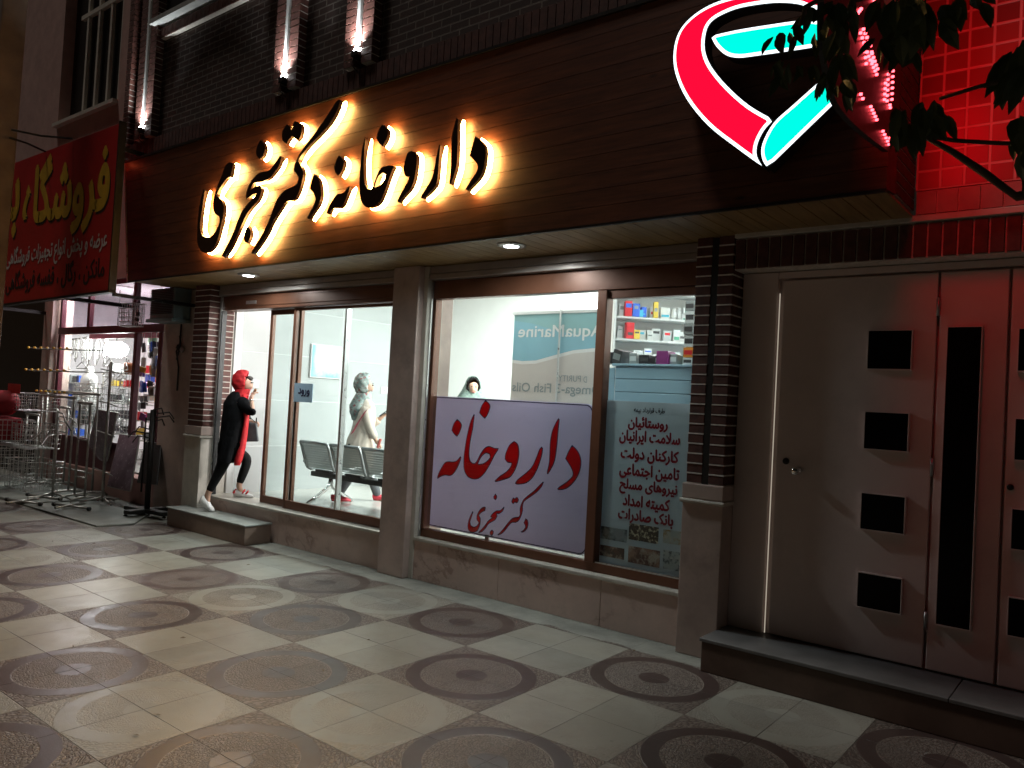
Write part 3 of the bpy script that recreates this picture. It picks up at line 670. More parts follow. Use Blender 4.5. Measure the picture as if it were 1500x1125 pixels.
b, m = soldier(5.335, 10.5, 2.625, 2.832, 1.0, 1.4, .078, .011, .014); ro = b.build('brick_lintel', M['brickgeo'], NH, bevel=.003); m.build('mortar', M['mortar'], ro)
DR = thing('entrance_door', 'white metal double door with black square and tall glass panels beside the pharmacy', 'door', (6.5, 1.15, .21))
g = MB(); g.box(5.335, 9.5, 1.20, 1.3, .213, 2.623); g.build('backing_frame', M['doorwhite'], DR)
def panel(x0, x1, y, nm='door_leaf', z0=.225, z1=2.56, holes=()):
    o = MB(); o.box(x0, x1, y, 1.199, z0, z1); return o.build(nm, M['doorwhite'], DR, bevel=.006)
g = MB(); g.box(5.34, 5.585, 1.155, 1.199, .214, 2.62); g.box(5.586, 9.4, 1.16, 1.199, 2.575, 2.62); g.build('door_frame', M['doorwhite'], DR, bevel=.005)
def lites(lf, x0, x1, zs):
    for z0, z1 in zs:
        f = MB(); t = .006
        f.box(x0-t, x1+t, 1.118, 1.1485, z0-t, z0); f.box(x0-t, x1+t, 1.118, 1.1485, z1, z1+t); f.box(x0-t, x0, 1.118, 1.1485, z0, z1); f.box(x1, x1+t, 1.118, 1.1485, z0, z1)
        fo_ = f.build('lite_frame', M['doorwhite'], lf, bevel=.002)
        q = MB(); q.box(x0+.0003, x1-.0003, 1.120, 1.1487, z0+.0003, z1-.0003); q.build('black_glass', M['doorglassblack'], lf)
sq = ((1.98, 2.213), (1.487, 1.712), (.995, 1.212), (.52, .725))
lf = panel(5.622, 6.545, 1.15); lites(lf, 6.178, 6.42, sq)
k = MB(); p = aty(1168, 690, 1.14); k.lathe((p.x, 1.148, p.z), [(.026, 0), (.026, .006), (.010, .012), (.010, .035), (.024, .045), (.026, .058), (.018, .068)], 18, Vector((0, -1, 0))); k.build('door_knob', M['chrome'], lf, smooth=True)
k = MB(); p = aty(1144, 675, 1.14); k.lathe((p.x+.03, 1.148, p.z), [(.022, 0), (.020, .008), (.01, .010)], 16, Vector((0, -1, 0))); k.build('lock', M['darkmetal'], lf, smooth=True)
k = MB(); k.tube([(5.603, 1.148, .225), (5.603, 1.148, 2.475)], .0035, 10); k.build('glow_strip', emit('door_strip_glow', (1, .88, .70), .42), DR, smooth=True)  # bright line along the door edge, its brightness painted as emission
for zz in (.45, 1.35, 2.3):
    k = MB(); k.tube([(6.5525, 1.143, zz), (6.5525, 1.143, zz+.11)], .010, 10); k.build('hinge', M['steel'], DR, smooth=True)
lf = panel(6.56, 6.905, 1.15, 'fixed_panel'); lites(lf, 6.612, 6.782, ((.505, 2.228),))
lf = panel(6.92, 7.845, 1.15); lites(lf, 6.965, 7.21, sq)
k = MB(); k.lathe((6.948, 1.148, 1.33), [(.018, 0), (.016, .01), (.006, .012)], 14, Vector((0, -1, 0))); k.build('lock', M['darkmetal'], lf, smooth=True)
lf = panel(7.86, 9.4, 1.15, 'fixed_panel')
# ---------------------------------------------------------------- signs and posters on the glass
def translucent(m, amount, col):
    t = m.node_tree; o = t.nodes['Material Output']; b_ = t.nodes['Principled BSDF']; tr = t.nodes.new('ShaderNodeBsdfTranslucent'); tr.inputs[0].default_value = c4(col)
    mx = t.nodes.new('ShaderNodeMixShader'); mx.inputs[0].default_value = amount; t.links.new(b_.outputs[0], mx.inputs[1]); t.links.new(tr.outputs[0], mx.inputs[2]); t.links.new(mx.outputs[0], o.inputs[0]); return m
M['lilac'] = translucent(mat('lilac_board', (.62, .54, .72), .3, var=.08, scale=1.5), .6, (.66, .59, .70))
M['pred'] = translucent(mat('red_lettering', (.70, .012, .02), .4, var=.1), .75, (1.0, .025, .05)); M['pnavy'] = mat('navy_outline', (.02, .012, .06), .4, var=.1)
POST = [
 ('dal', [[(1300,448),(1345,490),(1380,560),(1385,630),(1365,710),(1320,790),(1250,850),(1180,862),(1165,848),(1190,825),(1250,785),(1300,735),(1305,695),(1280,640),(1238,575),(1265,510)]]),
 ('alef', [[(1175,203),(1187,215),(1178,300),(1165,450),(1145,590),(1110,670),(1080,718),(1070,700),(1090,600),(1098,430),(1115,330),(1145,255)]]),
 ('re', [[(1022,463),(1035,478),(1025,550),(985,670),(940,750),(880,800),(800,812),(778,800),(800,765),(880,700),(930,650),(965,580),(1000,490)]]),
 ('vav', [[(770,412),(805,440),(818,510),(810,590),(785,670),(740,740),(690,765),(605,788),(592,775),(640,730),(700,690),(740,640),(745,615),(710,610),(685,580),(690,530),(725,450)]]),
 ('kha_alef', [[(402,165),(408,180),(395,290),(370,420),(360,520),(365,580),(385,610),(410,615),(430,590),(460,530),(500,475),(540,458),(590,475),(628,478),(622,500),(590,550),(550,630),(500,710),(450,755),(405,765),(350,745),(315,690),(306,610),(318,480),(345,330),(375,220)], [(515,525),(545,535),(550,560),(520,595),(480,618),(440,622),(465,570),(490,540)]]),
 ('dot', [[(508,37),(540,65),(553,100),(530,170),(503,210),(475,185),(450,155),(470,90)]]),
 ('dot', [[(248,210),(280,240),(292,275),(270,340),(248,375),(220,350),(197,315),(215,255)]]),
 ('nun_he', [[(278,550),(287,565),(270,620),(235,690),(190,732),(140,728),(100,740),(70,760),(65,745),(85,690),(130,615),(165,598),(220,600),(250,585)]]),
]
POST2 = [
 ('dal', [[(1125,665),(1160,690),(1172,760),(1150,840),(1090,895),(1055,900),(1045,885),(1090,855),(1120,810),(1115,780),(1092,740)]]),
 ('kaf_te_re', [[(1412,60),(1425,72),(1390,150),(1310,240),(1200,320),(1120,375),(1092,410),(1080,470),(1080,540),(1050,640),(1010,710),(960,740),(900,740),(850,790),(790,870),(730,925),(670,948),(660,935),(710,890),(770,820),(830,740),(900,665),(960,645),(1010,640),(1030,600),(1030,500),(1055,420),(1090,355),(1160,290),(1260,210),(1360,110)]]),
 ('dots', [[(920,320),(950,345),(965,318),(995,320),(1012,360),(1000,400),(975,420),(945,400),(930,430),(905,420),(890,385)]]),
 ('sin_nun_jim', [[(768,472),(775,490),(750,550),(690,595),(650,592),(662,630),(630,690),(570,730),(520,760),(470,830),(410,890),(355,910),(345,895),(400,840),(460,770),(510,700),(575,655),(545,648),(552,620),(600,565),(650,535),(700,535),(745,500)]]),
 ('dot', [[(628,258),(655,300),(650,340),(628,368),(602,345),(595,310)]]),
 ('dot', [[(570,850),(598,880),(595,920),(570,960),(540,930),(533,890)]]),
 ('ye', [[(455,475),(468,485),(455,545),(410,565),(370,600),(360,625),(380,660),(383,720),(370,790),(335,870),(290,898),(230,900),(185,860),(170,790),(185,700),(215,620),(250,548),(265,560),(240,640),(215,720),(225,780),(270,805),(320,785),(350,745),(345,725),(320,690),(318,640),(335,580),(380,510),(420,480)]]),
]
PY = 1.262
BD = thing('sign_board', 'large lilac board with red Persian lettering standing inside the display window', 'sign', (3.2, PY, .47))
def rrect(x0, x1, z0, z1, r, n=6):
    o = []
    for cx, cz, a0 in ((x1-r, z1-r, 0), (x0+r, z1-r, 90), (x0+r, z0+r, 180), (x1-r, z0+r, 270)):
        for i in range(n+1): a = R(a0+90*i/n); o.append((cx+r*math.cos(a), cz+r*math.sin(a)))
    return o
fp = lambda u, v, d: (u, PY-d, v)
b = MB(); b.poly([rrect(2.325, 4.115, .468, 1.674, .07)], fp, 0, -.012); bd = b.build('panel', M['lilac'], BD)
b = MB(); b.poly([rrect(2.333, 4.107, .476, 1.666, .066), rrect(2.341, 4.099, .484, 1.658, .06)], fp, .0015, .0002); b.build('border_line', M['pnavy'], bd)
for lst, (ox, oy, s), k in ((POST, (630, 580, .16), .008), (POST2, (670, 700, 130/1462), .007)):
    for nm, loops in lst:
        L3 = []
        for L in loops:
            q = [aty(px, py, PY) for px, py in T(L, ox, oy, s)]; L3.append(smooth_loop([(p.x, p.z) for p in q], 3))
        b = MB()
        for i, q in enumerate(L3): b.poly([q, shrink(q, k)] if i == 0 else [shrink(q, -k), q], fp, .0016, .0004)
        lo = b.build('letter_outline', M['pnavy'], BD)
        b = MB(); b.poly([shrink(q, k if i == 0 else -k) for i, q in enumerate(L3)], fp, .0026, .0018); b.build('letter_fill', M['pred'], lo)
# support strip under the board
b = MB(); p = aty(716, 802, 1.3); b.box(p.x-.02, p.x+.02, 1.262, 1.274, .382, .49); b.build('foot', mat('dusty_pink_strip', (.45, .25, .27), .5), BD)
# contract list on the right pane
CY = 1.232
PO = thing('window_poster', 'grey blue poster listing insurers in dark red Persian lines behind the narrow pane', 'poster', (4.6, CY, .46))
M['poster'] = translucent(mat('poster_film', (.72, .75, .78), .35, var=.05, scale=2), .5, (.56, .60, .64)); M['pdark'] = mat('dark_red_lettering', (.26, .006, .018), .4, var=.1); M['pblack'] = mat('black_lettering', (.015, .01, .015), .4)
b = MB(); b.box(4.253, 4.990, CY, CY+.003, .4545, 1.71); b.build('sheet', M['poster'], PO)
lines = [('طرف قرارداد بیمه', (929, 600), (974, 604), 9, 0), ('روستائیان', (921, 619), (978, 624), 19, 1), ('سلامت ایرانیان', (908, 640), (996, 645), 20, 1), ('کارکنان دولت', (910, 666), (994, 671), 20, 1),
         ('تامین اجتماعی', (908, 690), (995, 696), 21, 1), ('نیروهای مسلح', (908, 713), (992, 719), 22, 1), ('کمیته امداد', (913, 735), (981, 741), 20, 1), ('بانک صادرات', (906, 756), (986, 762), 20, 1)]
for s_, (xa, ya), (xb, yb), h, big in lines:
    p = aty(xa, ya, CY); q = aty(xb, yb, CY); z = (p.z+q.z)/2; hh = (aty(xa, ya-h/2, CY)-aty(xa, ya+h/2, CY)).z
    text('lettering', persian(s_), M['pdark'] if big else M['pblack'], (p.x, CY-.003, z-hh/2), (q.x, CY-.003, z-hh/2), hh, PO, bold=.042 if big else .02, thick=.001)
def photo_mat(name, a, b_, c_, sc):
    n = N(name); f = n.noise(sc, 5, rough=.7); g_ = n.noise(sc*1.7, 3)
    a, b_, c_ = [tuple(min(.9, v*1.7) for v in q) for q in (a, b_, c_)]; n.l(n.mix(n.ramp(g_, .5, .62), n.mix(n.ramp(f, .42, .58), a, b_), c_), n.b.inputs['Base Color']); n.b.inputs['Roughness'].default_value = .35; return n.m
pics = [((868, 768), (918, 795), (.25, .28, .30), (.05, .05, .06), (.2, .2, .22), 9), ((922, 766), (964, 797), (.03, .02, .02), (.05, .03, .02), (.42, .36, .28), 22), ((972, 775), (1003, 800), (.30, .31, .31), (.30, .18, .07), (.36, .33, .3), 14),
        ((866, 795), (914, 820), (.10, .04, .035), (.05, .03, .03), (.28, .2, .18), 10), ((921, 799), (966, 832), (.26, .14, .11), (.10, .04, .035), (.36, .28, .25), 8), ((972, 805), (1000, 838), (.28, .30, .32), (.34, .34, .34), (.05, .06, .07), 11)]
for i, ((xa, ya), (xb, yb), a_, b_, c_, sc) in enumerate(pics):
    p = aty(xa, ya, CY); q = aty(xb, yb, CY); x0 = max(4.256, p.x); x1 = min(4.987, q.x)
    b = MB(); b.box(x0, x1, CY-.0025, CY-.0004, max(.4635, q.z), p.z); b.build('picture', photo_mat('poster_picture', a_, b_, c_, sc), PO)
# entrance notice
EN = thing('entrance_notice', 'small pale blue notice with Persian word for entrance on the sliding glass leaf', 'sign', (.38, 1.2, 1.6))
p = aty(432, 561, 1.216); q = aty(457, 590, 1.216)
b = MB(); b.box(p.x, q.x, 1.212, 1.219, q.z, p.z); b.build('plate', mat('pale_blue_plate', (.42, .58, .72), .3, var=.04), EN)
p = aty(437, 574, 1.21); q = aty(453, 577, 1.21); text('lettering', persian('ورود'), M['pnavy'], (p.x, 1.2105, p.z-.045), (q.x, 1.2105, p.z-.045), .085, EN, bold=.03, thick=.001)

# red shop signboard of the neighbour, fixed on a projecting frame
M['signred'] = mat('red_sign_vinyl', (.48, .008, .014), .38, var=.15, scale=1.2, dirt=.15); M['gold'] = mat('golden_lettering', (.62, .36, .03), .4, var=.2, scale=8)
M['signwhite'] = mat('white_lettering', (.62, .56, .52), .5, var=.15)
SY = .10
SR = thing('shop_signboard', 'long red signboard with golden and white Persian lettering over the cluttered shop', 'sign', (-4, SY, 2.7))
def onsign(px, py): return aty(px, py, SY)
c1 = onsign(170, 183); c2 = onsign(167, 424)
x1 = (c1.x+c2.x)/2; zt = c1.z; zb = c2.z; zb2 = onsign(0, 449).z; zt2 = onsign(10, 243).z
b = MB(); b.hexa([(-7.2, SY, zb2), (x1, SY, zb), (x1, SY+.05, zb), (-7.2, SY+.05, zb2), (-7.2, SY, zt2), (x1, SY, zt), (x1, SY+.05, zt), (-7.2, SY+.05, zt2)]); b.build('panel', M['signred'], SR)
b = MB(); b.hexa([(-7.2, SY-.02, zb2-.03), (x1+.03, SY-.02, zb-.03), (x1+.03, SY+.06, zb-.03), (-7.2, SY+.06, zb2-.03), (-7.2, SY-.02, zb2-.002), (x1+.03, SY-.02, zb-.002), (x1+.03, SY+.06, zb-.002), (-7.2, SY+.06, zb2-.002)])
b.box(x1+.001, x1+.03, SY-.02, SY+.06, zb, zt+.02); b.build('frame', M['darkmetal'], SR)
for bx in ((-3.4, -3.34, SY+.07, 1.2, zb-.03, zb+.02), (-6.4, -6.34, SY+.07, 1.2, zb-.03, zb+.02), (x1-.08, x1-.03, SY+.07, 1.24, zb-.06, zb-.02), (x1-.08, x1-.03, SY+.07, 1.24, zt-.3, zt-.25)):
    b = MB(); b.box(*bx); b.build('bracket', M['darkmetal'], SR)

def signtext(s_, A_, B_, h, m, bold):
    p = onsign(*A_); q = onsign(*B_); hh = (onsign(A_[0], A_[1]-h/2)-onsign(A_[0], A_[1]+h/2)).z
    o = text('lettering', persian(s_), m, (p.x, SY-.003, p.z-hh/2), (q.x, SY-.003, q.z-hh/2), hh, SR, bold=bold, thick=.002); return o
sh = bpy.data.materials.get('black_lettering')
def double(s_, A_, B_, h, m, bold):
    p = onsign(*A_); q = onsign(*B_); hh = (onsign(A_[0], A_[1]-h/2)-onsign(A_[0], A_[1]+h/2)).z
    text('letter_shadow', persian(s_), sh, (p.x+.02, SY-.002, p.z-hh/2-.03), (q.x+.02, SY-.002, q.z-hh/2-.03), hh, SR, bold=bold, thick=.001)
    text('lettering', persian(s_), m, (p.x, SY-.005, p.z-hh/2), (q.x, SY-.005, q.z-hh/2), hh, SR, bold=bold, thick=.002)
double('فروشگاه', (36, 295), (160, 266), 110, M['gold'], .035); double('بر', (3, 312), (27, 306), 80, M['gold'], .035)
signtext('عرضه و پخش انواع تجهیزات فروشگاهی', (10, 382), (157, 352), 34, M['signwhite'], .02)
signtext('مانکن ، رگال ، قفسه فروشگاهی ، ویترین', (-22, 421), (153, 393), 32, sh, .02)

# ---------------------------------------------------------------- pharmacy interior
WS = thing('reflection_screen', 'white and blue reflection built as a glowing screen on the tiled wall inside the entrance', 'screen', (XL, 2.9, 1.85))  # bright reflection in the door glass, made as a glowing panel
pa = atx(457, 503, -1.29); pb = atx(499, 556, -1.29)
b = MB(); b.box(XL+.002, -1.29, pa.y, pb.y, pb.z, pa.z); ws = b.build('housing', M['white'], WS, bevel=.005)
def reflection_mat():
    n = N('reflection_glow'); x, y, z = n.xyz(); f = n.noise(7, 4)
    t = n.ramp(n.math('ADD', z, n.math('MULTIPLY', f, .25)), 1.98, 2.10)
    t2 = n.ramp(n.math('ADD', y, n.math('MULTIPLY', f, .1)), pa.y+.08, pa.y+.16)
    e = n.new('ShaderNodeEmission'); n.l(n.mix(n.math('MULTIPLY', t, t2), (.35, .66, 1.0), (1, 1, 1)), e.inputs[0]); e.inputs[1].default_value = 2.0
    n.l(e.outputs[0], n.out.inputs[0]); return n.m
b = MB(); b.quad((-1.288, pa.y+.015, pb.z+.015), (-1.288, pb.y-.015, pb.z+.015), (-1.288, pb.y-.015, pa.z-.015), (-1.288, pa.y+.015, pa.z-.015)); b.build('display', reflection_mat(), WS)
for (px, py, l) in ((372, 562, 'white light switch on the tiled wall in front of the red scarf woman'), (563, 572, 'white socket plate on the tiled wall beside the grey scarf woman')):
    p = atx(px, py, XL+.01); t = thing('wall_switch', l, 'switch', p); b = MB(); b.box(XL+.002, XL+.014, p.y-.075, p.y+.075, p.z-.05, p.z+.05); b.build('plate', M['white'], t, bevel=.004)
    b = MB(); b.box(XL+.0145, XL+.019, p.y-.02, p.y+.02, p.z-.018, p.z+.018); b.build('rocker', M['steel'], t, bevel=.002)
# waiting bench: three perforated steel seats seen from behind
M['perf'] = None
def perf_mat():
    n = N('perforated_steel'); x, y, z = n.xyz()
    def dd(t, o_): 
        f = n.math('SUBTRACT', n.math('FRACT', n.math('ADD', n.math('MULTIPLY', t, 55.0), o_)), .5); return n.math('MULTIPLY', f, f)
    r = n.math('SQRT', n.math('ADD', dd(x, 0.), dd(n.math('ADD', z, y), 0.)))
    hole = n.math('SUBTRACT', 1.0, n.ramp(r, .26, .32))
    n.b.inputs['Base Color'].default_value = (.42, .46, .46, 1); n.b.inputs['Metallic'].default_value = .7; n.b.inputs['Roughness'].default_value = .35
    tr = n.new('ShaderNodeBsdfTransparent'); mx = n.new('ShaderNodeMixShader'); n.l(hole, mx.inputs[0]); n.l(n.b.outputs[0], mx.inputs[1]); n.l(tr.outputs[0], mx.inputs[2]); n.l(mx.outputs[0], n.out.inputs[0])
    return n.m
M['perf'] = perf_mat()
WB = thing('waiting_bench', 'steel waiting bench of perforated seats just inside the sliding door', 'bench', (.8, 2.0, .33))
fz = .33
b = MB(); b.box(-.36, 1.85, 1.99, 2.06, fz+.30, fz+.36); b.build('beam', M['black'], WB, bevel=.008)
for i in range(4):
    x0 = -.38+i*.56; x1 = x0+.50
    prof = [(1.83, 1.05), (1.86, .98), (1.92, .80), (1.95, .74), (2.0, .715), (2.12, .735), (2.35, .775), (2.42, .77), (2.45, .74)]
    f = MB()
    for xs in (x0, x1): f.tube([(xs, y, z) for y, z in prof], .019, 8)
    f.tube([(x0, 1.83, 1.05), (x1, 1.83, 1.05)], .019, 8); f.tube([(x0, 2.45, .74), (x1, 2.45, .74)], .017, 8)
    fo_ = f.build('seat_frame', M['steel'], WB, smooth=True)
    p_ = MB()
    for (ya, za), (yb, zb_) in zip(prof[:4], prof[1:4]): p_.hexa([(x0+.02, ya, za), (x1-.02, ya, za), (x1-.02, ya+.003, za+.001), (x0+.02, ya+.003, za+.001), (x0+.02, yb, zb_), (x1-.02, yb, zb_), (x1-.02, yb+.003, zb_+.001), (x0+.02, yb+.003, zb_+.001)])
    p_.build('backrest', M['perf'], WB)
    p_ = MB()
    for (ya, za), (yb, zb_) in zip(prof[4:], prof[5:]): p_.hexa([(x0+.02, ya, za-.003), (x1-.02, ya, za-.003), (x1-.02, yb, zb_-.003), (x0+.02, yb, zb_-.003), (x0+.02, ya, za), (x1-.02, ya, za), (x1-.02, yb, zb_), (x0+.02, yb, zb_)])
    p_.build('seat', M['perf'], WB)
    k = MB(); k.box(x0+.12, x1-.12, 1.98, 2.07, fz+.361, fz+.39); k.build('seat_bracket', M['black'], WB)
for xs in (-.02, 1.5):
    l = MB()
    l.tube([(xs, 2.03, fz+.30), (xs, 2.0, fz+.20), (xs, 1.85, fz+.10), (xs, 1.70, fz+.02)], .022, 8); l.tube([(xs, 2.03, fz+.30), (xs, 2.06, fz+.20), (xs, 2.22, fz+.10), (xs, 2.36, fz+.02)], .022, 8)
    l.lathe((xs, 1.69, fz), [(.022, 0), (.026, .008), (.014, .022)], 10); l.lathe((xs, 2.37, fz), [(.022, 0), (.026, .008), (.014, .022)], 10)
    l.build('leg', M['chrome'], WB, smooth=True)
b = MB(); b.tube([(-.36, 1.88, .80), (-.36, 1.96, .98), (-.36, 2.2, 1.0), (-.36, 2.3, .95), (-.36, 2.18, .8)], .014, 8); b.build('armrest', M['steel'], WB, smooth=True)
# banner of fish-oil advert seen from behind
M['teal'] = mat('teal_print', (.28, .50, .52), .45, var=.05); M['bluep'] = mat('light_blue_print', (.27, .52, .62), .45, var=.05); M['beige'] = mat('beige_print', (.66, .62, .58), .5, var=.03); M['greyp'] = mat('grey_print', (.33, .38, .38), .5, var=.05)
BYY = 2.6
BN = thing('display_banner', 'tall teal and beige supplement banner with mirrored English lettering inside the window', 'banner', (2.9, BYY, .33))
xa = aty(752, 500, BYY).x; xb = 3.335; ztop = aty(752, 459, BYY).z
fb = lambda u, v, d: (u, BYY-d, v)
b = MB(); b.poly([[(xa, .33), (xb, .33), (xb, ztop-.02), (xa, ztop-.02)]], fb, 0, -.01); bn = b.build('sheet', M['beige'], BN)
def bz(px, py): p = aty(px, py, BYY); return (p.x, p.z)
wave = [bz(*q) for q in ((750, 527), (765, 529), (785, 528), (810, 521), (840, 513), (870, 510), (900, 509))]; wave[0] = (xa, wave[0][1]); wave[-1] = (xb, wave[-1][1])
b = MB(); b.poly([wave+[(xb, wave[-1][1]+.03), (xb, ztop-.02), (xa, ztop-.02)]], fb, .0012, .0002); b.build('colour_field', M['bluep'], bn)
w2 = [bz(*q) for q in ((750, 470), (780, 474), (820, 486), (860, 492), (900, 488))]; w2[0] = (xa, w2[0][1]); w2[-1] = (xb, w2[-1][1])
b = MB(); b.poly([w2+[(xb, ztop-.021), (xa, ztop-.021)]], fb, .0022, .0013); b.build('colour_field', M['teal'], bn)
b = MB(); b.poly([wave+[(x, z-.035) for x, z in reversed(wave)]], fb, .0022, .0003); b.build('pale_edge', M['whitewall'], bn)
def btext(s_, A_, B_, h, m, bold, nm='lettering', ins=.004):
    p = aty(*A_, BYY); q = aty(*B_, BYY); hh = (aty(A_[0], A_[1]-h/2, BYY)-aty(A_[0], A_[1]+h/2, BYY)).z
    z = (p.z+q.z)/2-hh/2; text(nm, s_, m, (p.x, BYY-ins, z), (q.x, BYY-ins, z), hh, BN, bold=bold, thick=.001, mirror=True)
btext('AquaMarine', (760, 486), (884, 489), 22, M['whitewall'], .012)
btext('PURITY', (818, 553), (851, 556), 9, M['greyp'], 0)
btext('D', (855, 556), (860, 556), 9, M['greyp'], 0)
btext('Omega-3 Fish Oils', (751, 568), (881, 574), 17, M['greyp'], .01)
b = MB(); b.box(xa-.02, xb, BYY-.02, BYY+.03, ztop-.019, ztop+.012); b.build('top_rail', M['white'], BN)
p = aty(818, 520, BYY-.03); b = MB(); b.tube([(p.x, BYY-.03, .33), (p.x, BYY-.03, ztop+.05)], .011, 8); b.build('post', M['alu'], BN)
# low wall cabinet with goods on top
M['sky'] = mat('sky_blue_cabinet', (.34, .50, .60), .4, var=.06, scale=2); M['skyd'] = mat('slate_blue_cabinet', (.22, .36, .46), .4, var=.06, scale=2)
CB = thing('slatted_cabinet', 'pale blue slatted cabinet carrying dark cartons behind the narrow window pane', 'cabinet', (4.4, 1.8, .33))
ct = 2.015; b = MB(); b.box(3.95, 5.0, 1.84, 2.15, .33, ct); b.build('carcass', M['skyd'], CB)
zz = .34
k = MB()
while zz < ct-.02: k.box(3.955, 4.995, 1.826, 1.839, zz, min(zz+.107, ct)); zz += .112
k.build('slat_front', M['sky'], CB, bevel=.004)
b = MB(); b.box(3.78, 3.945, 1.83, 1.84, .33, 2.0); b.build('side_upright', M['sky'], CB)
b = MB(); b.box(3.93, 5.02, 1.80, 2.17, ct+.001, ct+.02); b.build('top_board', M['sky'], CB, bevel=.003)
k = MB()
for i in range(12): k.box(3.80, 3.822, 1.826, 1.8295, 1.96-i*.055, 1.985-i*.055)
k.build('slot_marks', M['pnavy'], CB)
random.seed(5)
cols = dict(white=(.82, .83, .82), pale=(.66, .70, .70), black=(.02, .02, .025), charcoal=(.06, .06, .065), purple=(.26, .035, .20), grey=(.30, .33, .33), red=(.60, .02, .03), orange=(.75, .28, .04), yellow=(.78, .55, .08), blue=(.04, .13, .62), cyan=(.08, .48, .68), green=(.10, .38, .25))
for k_, v in cols.items(): M['box_'+k_] = mat('carton_'+k_, v, .4, var=.06)
def carton(name, c, sx, sy, sz, col, label, group=None, rz=0., band=None, tilt=0.):
    t = thing(name, label, 'carton' if 'carton' in name else 'box', c, 0, group)
    b = MB(); b.cbox((c[0], c[1], c[2]+sz/2), sx, sy, sz, rz, 0, tilt); b.build('box', M['box_'+col], t, bevel=.003)
    if band:
        m_ = Matrix.Translation((c[0], c[1], c[2]+sz/2)) @ Matrix.Rotation(rz, 4, 'Z') @ Matrix.Rotation(tilt, 4, 'Y')
        b = MB(); b.hexa([m_ @ Vector(q) for q in [(-sx*.40, -sy/2-.002, -sz*.22), (sx*.40, -sy/2-.002, -sz*.22), (sx*.40, -sy/2-.0004, -sz*.22), (-sx*.40, -sy/2-.0004, -sz*.22), (-sx*.40, -sy/2-.002, sz*.22), (sx*.40, -sy/2-.002, sz*.22), (sx*.40, -sy/2-.0004, sz*.22), (-sx*.40, -sy/2-.0004, sz*.22)]]); b.build('printed_band', M['box_'+band], t)
    return t
zt_ = ct+.0205
def topx(px): return aty(px, 525, 1.9).x
carton('carton', (topx(898)-.01, 1.92, zt_), .17, .2, .10, 'black', 'black open carton at the left end of the blue cabinet top', rz=.3)
carton('carton', (topx(913), 1.9, zt_), .10, .17, .12, 'charcoal', 'charcoal leaning carton with pale end on the blue cabinet', rz=-.2, band='grey', tilt=.25)
carton('carton', (topx(934), 1.88, zt_), .075, .12, .09, 'grey', 'grey green carton between two black cartons on the blue cabinet', band='pale')
carton('carton', (topx(950), 1.88, zt_), .095, .12, .078, 'black', 'black carton with faint ring print left of the purple carton', band='charcoal')
carton('carton', (topx(963)+.005, 1.96, zt_), .06, .11, .078, 'charcoal', 'small charcoal carton touching the purple carton', band='grey')
carton('carton', (topx(977), 1.88, zt_), .105, .14, .11, 'purple', 'purple carton with pale stripes on the blue cabinet top', band='purple')
carton('carton', (topx(991), 1.9, zt_), .065, .12, .085, 'grey', 'grey carton right of the purple carton', band='pale')
carton('carton', (topx(1001), 2.0, zt_), .05, .12, .13, 'green', 'narrow dark green carton by the stacked boxes', band='pale')
zc = zt_
for i, (h_, c_, l) in enumerate(((.06, 'pale', 'lowest pale box of the tall stack at the right end of the cabinet'), (.085, 'orange', 'orange and red box inside the tall stack at the right end of the cabinet'), (.10, 'pale', 'pale printed box directly above the orange one in the tall stack'), (.095, 'grey', 'grey printed box second from top in the tall stack'), (.10, 'pale', 'pale printed box third from top in the tall stack'), (.085, 'grey', 'topmost grey printed box of the tall stack'))):
    carton('box', (topx(1012), 1.9+random.uniform(-.006, .006), zc), .085, .13, h_-.004, c_, l, band='charcoal' if c_ != 'orange' else 'red', rz=random.uniform(-.05, .05)); zc += h_
# slanted medicine shelves
P0 = Vector((3.45, 2.63, 0)); P1 = Vector((4.22, 3.36, 0)); DV = (P1-P0).normalized(); NV = Vector((DV.y, -DV.x, 0)); LN = (P1-P0).length
SHV = thing('medicine_shelves', 'white medicine shelving full of small boxes behind the blue cabinet', 'shelves', (3.7, 2.9, .33))
def sp(u, d, z): p = P0+DV*u-NV*d; return Vector((p.x, p.y, z))
def sbox(mb, u0, u1, d0, d1, z0, z1): mb.hexa([sp(u0, d0, z0), sp(u1, d0, z0), sp(u1, d1, z0), sp(u0, d1, z0), sp(u0, d0, z1), sp(u1, d0, z1), sp(u1, d1, z1), sp(u0, d1, z1)])
b = MB(); sbox(b, 0, LN, .29, .31, .33, 3.2); b.build('back_board', M['whitewall'], SHV)
SZ = (1.86, 2.09, 2.325, 2.545, 2.80)
for z in SZ: b = MB(); sbox(b, .0, LN, 0, .289, z, z+.018); b.build('shelf', M['white'], SHV, bevel=.002)
for u in (-.02, LN+.001): b = MB(); sbox(b, u, u+.019, 0, .31, .33, 3.2); b.build('side_panel', M['white'], SHV)
random.seed(11)
